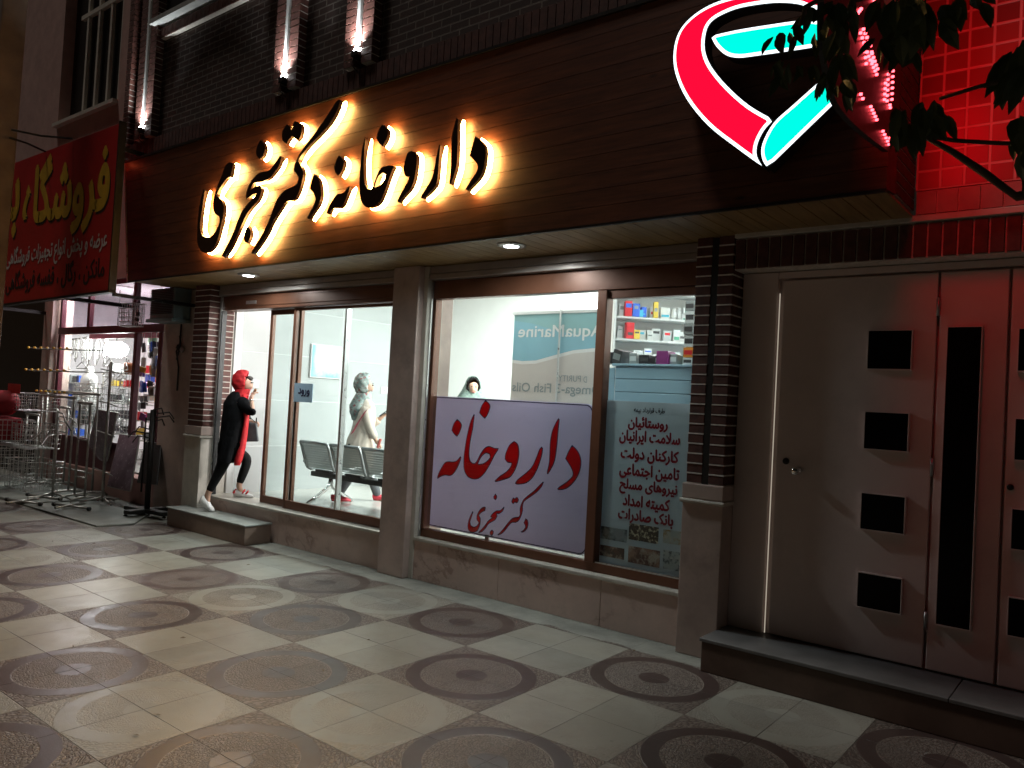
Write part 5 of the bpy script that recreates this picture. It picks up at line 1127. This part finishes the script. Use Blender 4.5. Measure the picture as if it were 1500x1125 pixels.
g = MB(); g.box(-7.6, SX1, 1.36, 4.6, 3.15, 3.2); g.build('ceiling', M['shopwall'], LB)
g = MB(); g.box(-7.6, SX1, 1.51, 4.6, .30, .36); g.build('shop_floor', M['slab'], LB)
g = MB(); g.box(-5.6, -3.0, 1.55, 1.59, 2.30, 2.44); g.build('valance', mat('pink_valance', (.48, .10, .16), .6, var=.4, scale=5), LB)
# lamp inside
lp = aty(170, 512, 2.0)
t = thing('shop_lamp', 'glaring white bare lamp hanging inside the cluttered shop', 'lamp', lp)
b = MB(); b.sphere(lp, .17, 14, (1.5, 1, .8)); b.build('bulb', emit('bare_lamp', (1, .96, .93), 90.0), t, smooth=True)
b = MB(); b.tube([lp+Vector((0, 0, .1)), (lp.x, lp.y, 3.15)], .01, 6); b.build('cord', M['black'], t)
a = area('shop_fill_light', (lp.x+.3, 1.62, 3.1), (0, .1, -1), 1.6, .3, 110, (1, .95, .93)); a.parent = t; a.matrix_parent_inverse = pinv(t)  # unseen fill under the ceiling, added to brighten the goods from the front
t = thing('tube_light', 'white tube light on the ceiling behind the transom panes of the cluttered shop', 'lamp', (-4.3, 2.6, 3.1))
b = MB(); b.tube([(-5.3, 2.4, 3.08), (-3.3, 2.4, 3.08)], .018, 8); b.build('tube', emit('tube_lamp', (.95, 1, 1), 60.0), t)
b = MB(); b.box(-5.35, -3.25, 2.35, 2.45, 3.10, 3.149); b.build('fitting', M['white'], t)
# ------- goods inside
random.seed(21)
def inpt(px, py, Y): return aty(px, py, Y)
bd = thing('hook_bundle', 'bundle of chrome wire hooks hanging behind the big shop pane left of the lamp', 'hooks', inpt(120, 505, 1.7))
b = MB(); p0 = inpt(95, 498, 1.7); p1 = inpt(152, 492, 1.7); b.tube([p0, p1], .012, 8); b.build('hanging_rail', M['rail'], bd)
for i in range(26):
    p = p0.lerp(p1, i/25)+Vector((0, random.uniform(-.1, .1), -.01)); b = MB(); h = random.uniform(.18, .42); w_ = random.uniform(.025, .05); a = random.uniform(-.5, .5)
    b.tube([p, p+Vector((w_, a*.05, -h*.3)), p+Vector((w_*.9, 0, -h)), p+Vector((0, 0, -h-.04)), p+Vector((-w_*.9, 0, -h)), p+Vector((-w_, -a*.05, -h*.3)), p], .0055, 5); b.build('wire_hook', M['wire'], bd, smooth=True)
mp = inpt(127, 610, 1.75)
mn = thing('mannequin', 'white armless mannequin torso standing behind the shop pane', 'mannequin', (mp.x, 1.75, .36))
zt_m = inpt(127, 545, 1.75).z; x_ = mp.x
b = MB(); b.loft([ell((x_, 1.75, zt_m-.62), .13, .10), ell((x_, 1.75, zt_m-.5), .165, .12), ell((x_, 1.75, zt_m-.38), .145, .11), ell((x_, 1.75, zt_m-.22), .175, .13), ell((x_, 1.75, zt_m-.12), .20, .11), ell((x_, 1.75, zt_m-.06), .19, .085), ell((x_, 1.75, zt_m-.015), .09, .06), ell((x_, 1.75, zt_m+.05), .06, .055), ell((x_, 1.75, zt_m+.09), .06, .055)]); b.build('torso', M['white'], mn, smooth=True)
b = MB(); b.tube([(x_, 1.75, .37), (x_, 1.75, zt_m-.6)], .018, 8); b.lathe((x_, 1.75, .361), [(.15, 0), (.15, .012), (.03, .03)], 16); b.build('stand', M['rail'], mn)
b = MB(); b.loft([ell((x_, 1.75, zt_m-.86), .17, .13, fold=.06), ell((x_, 1.75, zt_m-.7), .165, .125, fold=.03), ell((x_, 1.75, zt_m-.6), .15, .115)]); b.build('skirt', mat('grey_skirt', (.06, .06, .065), .8), mn, smooth=True)
def hung(name, label, cat, px, py, Y, sx, sz, col, kind):
    p = inpt(px, py, Y); t = thing(name, label, cat, p); m = mat(name+'_material', col, .35, var=.45, scale=9, bump=.4, bscale=25)
    b = MB(); n_ = 5; rings = []
    for i in range(n_+1):
        f_ = i/n_; w_ = sx*(.55+.45*math.sin(math.pi*(.25+.6*f_)))*.5 if kind == 'bag' else sx*.5*math.sin(math.pi*(.12+.8*f_))
        rings.append(ell((p.x+random.uniform(-.01, .01), p.y, p.z+sz*(.5-f_)), w_, w_*.45, fold=.06))
    b.loft(rings); b.build('body', m, t, smooth=True); b = MB(); b.tube([p+Vector((-sx*.2, 0, sz*.48)), p+Vector((0, 0, sz*.75)), p+Vector((sx*.2, 0, sz*.48))], .006, 6); b.build('handle', M['black'], t)
hung('display_bag', 'bright green and white bag hanging high behind the shop door pane', 'bag', 224, 500, 1.75, .22, .16, (.10, .38, .20), 'bag')
hung('display_bag', 'glossy black bag hanging behind the shop door pane', 'bag', 226, 516, 1.65, .30, .18, (.015, .015, .02), 'bag')
hung('display_bag', 'purple bag hanging behind the left edge of the shop door pane', 'bag', 209, 543, 1.65, .14, .18, (.12, .06, .30), 'bag')
hung('display_bag', 'crinkled silver bag hanging under the black bag', 'bag', 228, 541, 1.6, .26, .22, (.42, .42, .46), 'bag')
hung('display_bag', 'orange brown bag hanging right of the bare lamp', 'bag', 188, 540, 1.7, .22, .18, (.50, .16, .08), 'bag')
hung('display_bag', 'brown bag hanging low behind the shop door pane', 'bag', 225, 573, 1.6, .25, .14, (.16, .09, .05), 'bag')
def grid_shelf(label, px0, px1, y0, y1, Y, n_=5, dens=8):
    a_ = inpt(px0, y0, Y); b_ = inpt(px1, y1, Y); t = thing('wire_shelf', label, 'shelf', (a_.x, Y, b_.z)); f = MB()
    for x in (a_.x, b_.x):
        for yy in (Y, Y+.35): f.tube([(x, yy, .365), (x, yy, a_.z)], .012, 6)
    f.build('upright', M['rail'], t)
    for i in range(n_):
        z = b_.z+(a_.z-b_.z)*i/(n_-1); s_ = MB()
        for k in range(dens+1): x = a_.x+(b_.x-a_.x)*k/dens; s_.tube([(x, Y, z), (x, Y+.35, z)], .004, 5)
        s_.tube([(a_.x, Y, z), (b_.x, Y, z)], .007, 5); s_.tube([(a_.x, Y+.35, z), (b_.x, Y+.35, z)], .007, 5); s_.build('wire_tray', M['wire'], t)
        for k in range(3):
            x = a_.x+(b_.x-a_.x)*(k+.5)/3; q = random.choice(['white', 'pale', 'grey', 'charcoal', 'red', 'blue', 'yellow'])
            c = thing('goods_box', 'small boxed goods on the wire shelving inside the cluttered shop', 'box', (x, Y+.15, z), 0, 'boxed goods on wire shelves in the cluttered shop')
            b = MB(); b.cbox((x+random.uniform(-.03, .03), Y+.15, z+.075), random.uniform(.1, .2), .16, random.uniform(.09, .14), random.uniform(-.3, .3)); b.build('carton', M['box_'+q], c)
grid_shelf('wire shelving with boxed goods right of the mannequin inside the cluttered shop', 152, 198, 545, 640, 1.95, 5)
grid_shelf('wire shelving with boxed goods against the left wall of the cluttered shop', 92, 106, 560, 640, 2.0, 4)
grid_shelf('wire shelving with boxed goods behind the shop door pane', 203, 236, 560, 680, 2.1, 5)
def grid_panel(label, px0, px1, y0, y1, Y):
    a_, b_ = inpt(px0, y0, Y), inpt(px1, y1, Y); t = thing('wire_grid_panel', label, 'grid panel', (a_.x, Y, b_.z)); b = MB(); k = 9
    for i in range(k+1):
        x = a_.x+(b_.x-a_.x)*i/k; z = b_.z+(a_.z-b_.z)*i/k; b.tube([(x, Y, b_.z), (x, Y, a_.z)], .005, 5, False); b.tube([(a_.x, Y, z), (b_.x, Y, z)], .005, 5, False)
    b.build('grid', M['wire'], t)
    b = MB(); b.tube([(a_.x, Y, .361), (a_.x, Y, b_.z)], .012, 6); b.build('leg', M['rail'], t); b = MB(); b.tube([(b_.x, Y, .361), (b_.x, Y, b_.z)], .012, 6); b.build('leg', M['rail'], t)
grid_panel('wire grid panel in front of the mannequin behind the shop pane', 108, 150, 560, 625, 1.5)
grid_panel('wire grid panel under the bare lamp behind the shop pane', 158, 194, 545, 640, 1.55)
for i in range(34):
    px, py = random.uniform(92, 196), random.uniform(528, 640); Y = random.uniform(1.42, 1.6); p = inpt(px, py, Y)
    t = thing('clothes_hanger', 'chrome clothes hanger among many hanging behind the big shop pane', 'hanger', p, 0, 'clothes hangers in the cluttered shop window'); w_ = random.uniform(.12, .2); a = random.uniform(-1, 1); ux = Vector((math.cos(a), math.sin(a)*.3, 0))
    b = MB(); b.tube([p+U*.10+ux*.02, p+U*.13, p+U*.10-ux*.02, p+U*.06, p+U*.05, p-ux*w_-U*.04, p-ux*w_*.9-U*.055, p+ux*w_*.9-U*.055, p+ux*w_-U*.04, p+U*.05], .0065, 5); b.build('hook_frame', M['wire'], t, smooth=True)
for i in range(26):
    px, py = random.uniform(203, 238), random.uniform(500, 690); Y = random.uniform(1.45, 1.58); p = inpt(px, py, Y)
    t = thing('hanging_packet', 'small packet among many hanging behind the shop door pane', 'packet', p, 0, 'small packets hanging behind the shop door pane'); b = MB(); b.cbox(p, random.uniform(.06, .13), .02, random.uniform(.08, .17), random.uniform(-.4, .4), 0, random.uniform(-.3, .3)); b.build('packet', M['box_'+random.choice(['white', 'grey', 'pale', 'charcoal', 'red', 'blue', 'green', 'yellow', 'purple', 'orange', 'black', 'black'])], t, bevel=.006)
    b = MB(); b.tube([p+U*.04, p+U*.2], .004, 5); b.build('hook', M['wire'], t)
# ------- outside: cooler, hanging basket, cables, red lamp
CL = thing('evaporative_cooler', 'grey louvred evaporative cooler fixed high beside the end pillar', 'cooler', (-2.1, .95, 2.45))
p = aty(222, 418, .95); q = aty(254, 466, .95)
b = MB(); b.box(p.x, q.x, .95, 1.17, q.z, 2.855); cb = b.build('casing', M['coolerteal'], CL, bevel=.01)
l = MB(); zz = q.z+.06
while zz < 2.84: l.hexa([(p.x+.03, .935, zz), (q.x-.03, .935, zz), (q.x-.03, .949, zz+.008), (p.x+.03, .949, zz+.008), (p.x+.03, .935, zz+.006), (q.x-.03, .935, zz+.006), (q.x-.03, .949, zz+.014), (p.x+.03, .949, zz+.014)]); zz += .022
l.build('louvres', M['darkmetal'], CL); l = MB(); l.box(p.x-.03, q.x+.02, .92, 1.17, q.z-.04, q.z-.002); l.build('drip_tray', M['coolerteal'], CL)
def wire_basket(name, label, c, sx, sy, sz, nx, nz, flare=1.0, card=None, group=None):
    t = thing(name, label, 'basket', c, 0, group); c = Vector(c); b = MB(); r_ = .0042
    def ringp(z, k): return [c+Vector((-sx/2*k, -sy/2*k, z)), c+Vector((sx/2*k, -sy/2*k, z)), c+Vector((sx/2*k, sy/2*k, z)), c+Vector((-sx/2*k, sy/2*k, z))]
    for i in range(nz+1):
        q = ringp(sz*i/nz, 1+(flare-1)*i/nz); b.tube(q+[q[0]], r_*(1.7 if i in (0, nz) else 1), 5, False)
    lo, hi = ringp(0, 1), ringp(sz, flare)
    for s_ in range(4):
        for k in range(nx+1):
            f_ = k/nx; b.tube([lo[s_].lerp(lo[(s_+1) % 4], f_), hi[s_].lerp(hi[(s_+1) % 4], f_)], r_, 5, False)
    for k in range(1, nx): b.tube([lo[0].lerp(lo[1], k/nx), lo[3].lerp(lo[2], k/nx)], r_, 5, False)
    b.build('wire_frame', M['wire'], t)
    if card: k = MB(); k.box(c.x-sx*.32, c.x+sx*.32, c.y-sy/2*flare-.01, c.y-sy/2*flare-.006, c.z+sz, c.z+sz+card); k.build('red_card', M['signcard'], t)
    return t
p = aty(192, 478, 1.05); hb = wire_basket('hanging_basket', 'square wire basket hanging from a hook in front of the shop transom', (p.x, 1.05, p.z), .40, .14, .30, 6, 5)
b = MB(); b.tube([(p.x, 1.05, p.z+.30), (p.x, 1.05, p.z+.42), (p.x+.03, 1.05, p.z+.46), (p.x+.01, 1.05, p.z+.52), (p.x, .6, p.z+.53)], .006, 6); b.build('hanging_hook', M['wire'], hb)
b = MB(); q = aty(202, 460, .97); b.cbox(q, .05, .03, .05); b.cbox(q+Vector((-.01, 0, -.07)), .06, .03, .04, 0, 0, .3); b.build('padlock', M['black'], hb)
cbx = thing('cable_cluster', 'tangle of black cables and a small round meter on the end pillar', 'cables', aty(263, 515, 1.17)); q = aty(263, 515, 1.17)
for k, pts in enumerate(([(0, 0, .35), (.03, -.02, .1), (-.04, -.02, 0), (.02, -.01, -.2), (0, 0, -.5)], [(-.08, 0, .05), (0, -.03, .08), (.06, -.02, 0), (.1, -.02, .05)], [(-.06, 0, -.1), (.02, -.03, -.04), (.05, -.02, .1), (.0, -.01, .2)])): b = MB(); b.tube([q+Vector(v) for v in pts], .012, 6); b.build('cable', M['black'], cbx, smooth=True)
b = MB(); b.lathe(q+Vector((.09, -.01, .02)), [(.035, 0), (.035, .02), (.02, .025)], 14, Vector((0, -1, 0))); b.build('meter', M['steel'], cbx)
rl = aty(173, 238, .25); t = thing('indicator_lamp', 'tiny glowing red lamp at the upper left corner of the timber fascia', 'lamp', rl)
b = MB(); b.sphere(rl, .014, 10); b.build('bulb', emit('orange_red_led', (1, .12, .04), 30), t); b = MB(); b.tube([rl, rl+Vector((.03, .03, .05)), rl+Vector((.09, .12, .05))], .006, 6); b.build('stem', M['darkmetal'], t)
# utility pole and cables
PX = aty(24, 100, -.5).x
UP = tag(MB().hexa([(PX-.62, -.7, 0), (PX-.24, -.7, 0), (PX-.24, -.4, 0), (PX-.62, -.4, 0), (PX-.30, -.68, 9.5), (PX+.10, -.68, 9.5), (PX+.10, -.42, 9.5), (PX-.30, -.42, 9.5)]).build('utility_pole', mat('grimy_pole', (.20, .15, .125), .85, var=.3, scale=4, bump=.5, bscale=40), bevel=.02), 'brown concrete utility pole at the left edge in front of the red signboard', 'pole')
for pts, l in (((aty(17, 190, -.55), aty(60, 199, -.2), aty(106, 203, .09)), 'upper black cable from the utility pole to the red signboard'), ((aty(15, 202, -.55), aty(40, 210, -.2), aty(66, 222, .09)), 'lower black cable from the utility pole to the red signboard')):
    b = MB(); b.tube(pts, .013, 6); tag(b.build('cable', M['black'], smooth=True), l, 'cable')
# ------- racks on the pavement
def rail_pts(t, nm, pts, r_=.016, m='rail'):
    b = MB(); b.tube(pts, r_, 8); return b.build(nm, M[m], t, smooth=True)
def garment_rack(label, A_, B_, y, zt, depth=.42, bars=1):
    """two uprights at x=A_, x=B_, top bar, curved feet"""
    t = thing('garment_rack', label, 'rack', ((A_+B_)/2, y, .03))
    for x in (A_, B_):
        rail_pts(t, 'upright', [(x, y, .10), (x, y, zt)]); rail_pts(t, 'foot', [(x, y-depth/2, .05), (x, y-depth/2+.05, .09), (x, y, .105), (x, y+depth/2-.05, .09), (x, y+depth/2, .05)], .017)
    rail_pts(t, 'top_bar', [(A_-.05, y, zt), (B_+.05, y, zt)], .018)
    for k in range(bars): z = .35+k*.5; rail_pts(t, 'cross_bar', [(A_, y, z), (B_, y, z)], .011)
    return t
p = aty(109, 717, .75); q = aty(109, 583, .75); a_ = aty(62, 585, .75); garment_rack('low chrome garment rack near the maroon kick panel', a_.x, q.x, .75, q.z, bars=0)
p = aty(144, 578, .95); a_ = aty(70, 570, .95); garment_rack('wide chrome garment rack standing close to the shop pane', a_.x, p.x, .95, p.z)
p = aty(163, 530, .80); t = thing('display_stand', 'tall single post display stand with cross arms in front of the shop pane', 'stand', (p.x, .8, .03))
rail_pts(t, 'post', [(p.x, .8, .06), (p.x, .8, p.z)], .020); 
for px_, zz in ((0, p.z-.12), (0, p.z-.55), (0, p.z-.95), (0, .45)): rail_pts(t, 'arm', [(p.x-.28, .8, zz+.02), (p.x, .8, zz), (p.x+.24, .8, zz-.03)], .008)
for a in (0, 2.1, 4.2): rail_pts(t, 'leg', [(p.x, .8, .12), (p.x+.26*math.cos(a), .8+.26*math.sin(a), .045)], .012)
p = aty(78, 712, .45); zt = aty(76, 600, .45).z
t = thing('display_stand', 'short tangled chrome stand with hooked arms at the left front of the shop', 'stand', (p.x, .45, .03)); rail_pts(t, 'post', [(p.x, .45, .05), (p.x, .45, zt)], .018)
for k in range(6):
    a = k*1.05; rail_pts(t, 'hook_arm', [(p.x, .45, zt-.02-.06*k), (p.x+.16*math.cos(a), .45+.16*math.sin(a), zt-.04-.06*k), (p.x+.27*math.cos(a), .45+.27*math.sin(a), zt-.16-.06*k), (p.x+.30*math.cos(a), .45+.30*math.sin(a), zt-.10-.06*k)], .009)
for a in (.5, 2.6, 4.7): rail_pts(t, 'leg', [(p.x, .45, .12), (p.x+.3*math.cos(a), .45+.3*math.sin(a), .045)], .013)
for (pxa, pxb), yt, y, l in (((40, 56), 606, .95, 'narrow chrome garment rack behind the wire basket pile'), ((84, 100), 596, 1.05, 'narrow chrome garment rack touching the kick panel'), ((118, 133), 590, .65, 'small chrome garment rack in front of the clouded sheets')):
    a_, b_ = aty(pxa, yt, y), aty(pxb, yt+2, y); garment_rack(l, a_.x, b_.x, y, a_.z, .36, 2)
for k, (px, py, y) in enumerate(((30, 735, .25), (60, 728, .35), (100, 742, .3))):
    p = atz(px, py, .05); t = thing('rack_base', ('flat chrome rack base lying at the far left of the apron', 'flat chrome rack base lying under the hooked stand', 'flat chrome rack base lying in front of the low garment rack')[k], 'rack base', p)
    rail_pts(t, 'bar', [p+Vector((-.3, -.05, 0)), p+Vector((.3, .12, 0))], .016); rail_pts(t, 'bar', [p+Vector((-.12, .25, .012)), p+Vector((.12, -.2, .012))], .016)
    for q in ((-.3, -.05), (.3, .12)): b = MB(); b.sphere(p+Vector((q[0], q[1], 0)), .032, 8); b.build('castor', M['black'], t, smooth=True)
# arms with yellow tips
for (xa, ya), (xb, yb), l in (((54, 511), (132, 513), 'topmost chrome display arm with yellow tips'), ((50, 543), (127, 545), 'middle chrome display arm with yellow tips'), ((66, 574), (122, 578), 'lowest chrome display arm with yellow tips')):
    Y = .85; a_ = aty(xa, ya, Y); b_ = aty(xb, yb, Y); t = thing('yellow_tipped_rail', l, 'display arm', a_, 0, 'display arms with yellow tips'); rail_pts(t, 'bar', [a_, b_], .010)
    rail_pts(t, 'mount', [b_, b_+Vector((.02, .42, .02))], .008)
    for k in range(7):
        q = a_.lerp(b_, k/8); rail_pts(t, 'prong', [q, q+Vector((-.02, -.10, .01))], .005); s_ = MB(); s_.sphere(q+Vector((-.02, -.11, .012)), .021, 8); s_.build('yellow_tip', M['yellowtip'], t, smooth=True)
# wire baskets piled at far left
for (px, py), sx, sz, y, l, card in (((48, 715), .75, .40, .55, 'lowest large wire basket in the pile below the red card', None), ((47, 655), .72, .34, .56, 'middle wire basket in the pile below the red card', None), ((46, 601), .70, .24, .58, 'topmost wire basket of the pile carrying a red card', .13), ((12, 700), .6, .45, .35, 'wire basket at the left picture edge under the red bundle', None), ((10, 650), .6, .36, .37, 'upper wire basket at the left picture edge', None)):
    p = aty(px, py, y); wire_basket('wire_basket', l, (p.x, y, max(.04, p.z)), sx, .45, sz, 8, 5, 1.05, card)
p = aty(6, 590, .3); b = MB(); b.sphere(p, .24, 16, (1.2, .8, .8)); t = thing('fabric_bundle', 'dark red fabric bundle on the wire baskets at the left edge', 'bundle', p)
b.build('cover', mat('dark_red_fabric', (.30, .012, .02), .8, var=.3, bump=.5, bscale=12), t, smooth=True); b = MB(); b.box(p.x-.3, p.x+.27, p.y-.16, p.y+.18, p.z-.52, p.z-.2); b.build('lower_fold', bpy.data.materials['dark_red_fabric'], t, bevel=.05)
# leaning sheets and boards
def leaner(label, pts, m, fr_m='rail'):
    t = thing('leaning_board', label, 'board', pts[0]); P_ = [Vector(q) for q in pts]; n_ = (P_[1]-P_[0]).cross(P_[2]-P_[0]).normalized()*.012
    b = MB(); b.hexa([P_[0], P_[1], P_[1]+n_, P_[0]+n_, P_[3], P_[2], P_[2]+n_, P_[3]+n_]); b.build('sheet', m, t, bevel=.004); b = MB(); b.tube([P_[0], P_[1], P_[2], P_[3], P_[0]], .012, 6, False); b.build('frame', M[fr_m], t)
leaner('clouded plastic sheet leaning in front of the big shop pane, leftmost of three', (atz(118, 706, .05), atz(150, 716, .05), aty(172, 604, 1.15), aty(142, 600, 1.15)), M['plum'])
leaner('clouded plastic sheet leaning beside the shop door, middle of three', (aty(158, 712, .9), aty(191, 720, .9), aty(205, 640, 1.18), aty(176, 636, 1.18)), M['plum'])
leaner('black board leaning against the shop door post, rightmost of three', (aty(202, 706, 1.0), aty(230, 710, 1.0), aty(237, 650, 1.2), aty(214, 648, 1.2)), M['black'], 'black')
bs = aty(215, 748, .85); t = thing('revolving_stand', 'dark revolving display stand on a flat crossed base by the shop door', 'stand', (bs.x, .85, .02)); zt = aty(222, 600, .85).z
rail_pts(t, 'pole', [(bs.x, .85, .07), (bs.x, .85, zt)], .035, 'darkmetal')
b = MB(); b.cbox((bs.x, .85, .075), .75, .12, .05, .15); b.cbox((bs.x, .85, .0755), .12, .55, .05, .15); b.build('base', M['black'], t, bevel=.01)
for k, (dx, dy) in enumerate(((-.33, -.05), (.33, .05), (-.04, -.24), (.04, .24))): b = MB(); b.lathe((bs.x+dx, .85+dy, .022), [(.03, 0), (.015, .02), (.015, .03)], 8); b.build('foot', M['darkmetal'], t)
for k in range(9):
    a = k*.7; rail_pts(t, 'hook', [(bs.x, .85, zt-.05*k), (bs.x+.2*math.cos(a), .85+.2*math.sin(a), zt+.03-.05*k), (bs.x+.26*math.cos(a), .85+.26*math.sin(a), zt-.05-.05*k)], .008, 'darkmetal')
for dx in (-.07, .07): rail_pts(t, 'side_rod', [(bs.x+dx, .80, .3), (bs.x+dx, .80, zt-.1)], .011, 'darkmetal')
# ---------------------------------------------------------------- street tree whose leaves hang into the top right of the view
M['bark'] = mat('tree_bark', (.09, .065, .045), .9, var=.4, scale=12, bump=.8, bscale=30)
def leaf_mat():
    n = N('dark_leaves'); n.l(n.mix(n.ramp(n.noise(6, 3), .35, .7), (.028, .050, .014), (.085, .105, .030)), n.b.inputs['Base Color']); n.b.inputs['Roughness'].default_value = .45
    return n.m
M['leaf'] = leaf_mat()
TR = thing('street_tree', 'dark broadleaf street tree with leaves drooping in front of the emblem signs', 'tree', (9.2, -1.6, 0))
YT = -1.55
b = MB(); b.tube([(9.2, -1.6, 0), (9.25, -1.62, .6), (9.15, -1.58, 1.6), (9.0, -1.6, 2.6), (8.9, -1.7, 3.6), (8.8, -1.9, 4.6)], [.19, .155, .14, .125, .11, .08], 12); b.build('trunk', M['bark'], TR, smooth=True)
def limb(pts, rs): b = MB(); b.tube(pts, rs, 8); return b.build('limb', M['bark'], TR, smooth=True)
g0 = aty(1489, 288, YT)
limb([(9.02, -1.6, 2.5), (8.6, -1.58, 2.42), g0, aty(1440, 252, YT), aty(1395, 222, YT), aty(1352, 199, YT)], [.05, .03, .013, .011, .009, .006])
limb([(8.96, -1.6, 3.0), (8.5, -1.57, 2.75), aty(1500, 210, YT), aty(1468, 210, YT), aty(1400, 206, YT), aty(1360, 200, YT)], [.05, .02, .006, .006, .006, .006])
limb([(8.93, -1.65, 3.3), (8.5, -1.56, 3.0), aty(1500, 108, YT), aty(1478, 116, YT), aty(1430, 128, YT), aty(1376, 145, YT)], [.05, .02, .007, .007, .006, .005])
limb([(8.9, -1.7, 3.5), (8.3, -1.5, 3.45), aty(1440, -40, YT), aty(1330, -30, YT), aty(1250, 0, YT), aty(1225, 60, YT)], [.07, .04, .016, .014, .012, .007])
limb([aty(1330, -30, YT), aty(1240, -20, YT), aty(1180, 10, YT), aty(1165, 60, YT)], [.014, .01, .008, .004])
limb([(8.9, -1.7, 3.4), (8.2, -2.2, 4.4), (7.2, -3.0, 5.1), (6.0, -3.6, 5.5)], [.08, .06, .04, .015]); limb([(8.8, -1.9, 4.5), (9.2, -3.0, 5.3), (9.0, -4.2, 5.8)], [.07, .05, .02]); limb([(8.8, -1.9, 4.6), (8.0, -1.6, 5.6), (6.8, -1.8, 6.2)], [.06, .04, .015])
def leaf(mb, p, d, L_, w_, n_):
    d = d.normalized(); s_ = d.cross(n_).normalized(); n2 = s_.cross(d); k = len(mb.v); ts = [(0, .05), (.2, .7), (.45, 1), (.72, .72), (1, .03)]
    for t, ww in ts:
        c = p+d*(L_*t)-n2*(L_*.22*t*t)
        mb.v += [tuple(c+s_*(w_*.5*ww)+n2*(.14*w_*ww)), tuple(c), tuple(c-s_*(w_*.5*ww)+n2*(.14*w_*ww))]
    for i in range(4):
        a = k+i*3; mb.f += [(a, a+1, a+4, a+3), (a+1, a+2, a+5, a+4)]
random.seed(77)
cr_ = MB()
def rl_(px, py, y, L_=.11, down=1.0, n_=1, sp_=0):
    for _ in range(n_):
        p = aty(px+random.uniform(-sp_, sp_), py+random.uniform(-sp_, sp_), y+random.uniform(-.25, .25))
        d = Vector((random.uniform(-.5, .5), random.uniform(-.5, .3), -random.uniform(.5, 1.2)*down)); nn = Vector((random.uniform(-.6, .6), -1, random.uniform(-.5, .5))).normalized()
        leaf(cr_, p, d, L_*random.uniform(.8, 1.25), L_*.42*random.uniform(.8, 1.2), nn)
for px, py, L_, n_, sp_ in ((1138, 50, .075, 3, 6), (1163, 42, .065, 3, 8), (1186, 18, .075, 3, 9), (1196, 50, .065, 3, 7), (1132, 92, .05, 5, 7), (1152, 95, .05, 5, 9), (1140, 112, .075, 2, 4), (1190, 92, .055, 3, 7), (1172, 100, .05, 2, 5), (1208, 112, .06, 4, 7),
      (1222, 8, .09, 8, 10), (1232, 45, .09, 8, 9), (1232, 85, .09, 7, 8), (1240, 118, .085, 5, 7), (1225, 128, .05, 3, 6), (1248, 12, .08, 5, 8), (1290, 8, .085, 5, 10), (1288, 52, .07, 3, 7), (1320, 45, .095, 6, 12), (1318, 5, .10, 9, 14), (1345, 8, .10, 8, 12), (1368, 18, .10, 7, 12), (1400, 2, .09, 5, 12), (1430, -8, .07, 4, 12), (1345, 78, .06, 3, 8),
      (1322, 70, .07, 3, 8), (1318, 165, .075, 5, 9), (1338, 188, .085, 5, 8), (1362, 165, .09, 5, 8), (1384, 170, .075, 3, 5), (1372, 145, .06, 3, 6), (1350, 155, .075, 4, 8), (1310, 188, .065, 3, 5),
      (1480, 82, .12, 4, 7), (1495, 100, .11, 4, 6), (1496, 64, .11, 4, 6), (1496, 172, .11, 4, 5), (1493, 195, .07, 2, 4), (1500, 225, .07, 3, 5), (1500, 255, .07, 3, 4)):
    rl_(px, py, YT, L_, 1.0, n_, sp_)
# crown over pavement and road, out of view; second cluster set added for shade
cl = [(random.uniform(4.6, 11.5), random.uniform(-6.8, -.9), random.uniform(4.9, 7.4)) for _ in range(110)]+[(random.uniform(4.0, 7.0), random.uniform(-3.6, -1.2), random.uniform(5.0, 6.6)) for _ in range(70)]
for c in cl:
    c = Vector(c); rr = random.uniform(.35, .75)
    for _ in range(60):
        o = Vector((random.gauss(0, 1), random.gauss(0, 1), random.gauss(0, .7)))*rr*.55; p = c+o; q = project(p)
        if q and -60 < q[0] < 1560 and -40 < q[1] < 1200: continue
        leaf(cr_, p, Vector((random.uniform(-1, 1), random.uniform(-1, 1), -random.uniform(.2, 1))), random.uniform(.12, .2), random.uniform(.06, .09), Vector((random.uniform(-.6, .6), random.uniform(-.6, .6), 1)).normalized())
cr_.build('crown', M['leaf'], TR, fix=False)

# bits of litter and dry leaves on the paving
random.seed(9); b = MB()
for i in range(26):
    p = Vector((random.uniform(-1.5, 7.5), random.uniform(-2.6, .95), .004)); a = random.uniform(0, 6.3); L_ = random.uniform(.008, .022); d = Vector((math.cos(a), math.sin(a), 0)); n_ = Vector((-d.y, d.x, 0))
    b.quad(p-d*L_, p+n_*L_*.4+U*.006, p+d*L_+U*.003, p-n_*L_*.4+U*.002)
tag(b.build('litter', mat('dry_leaf_litter', (.16, .12, .07), .8, var=.6, scale=3), fix=False), 'scattered dry leaves and scraps on the paving', 'litter', kind='stuff')
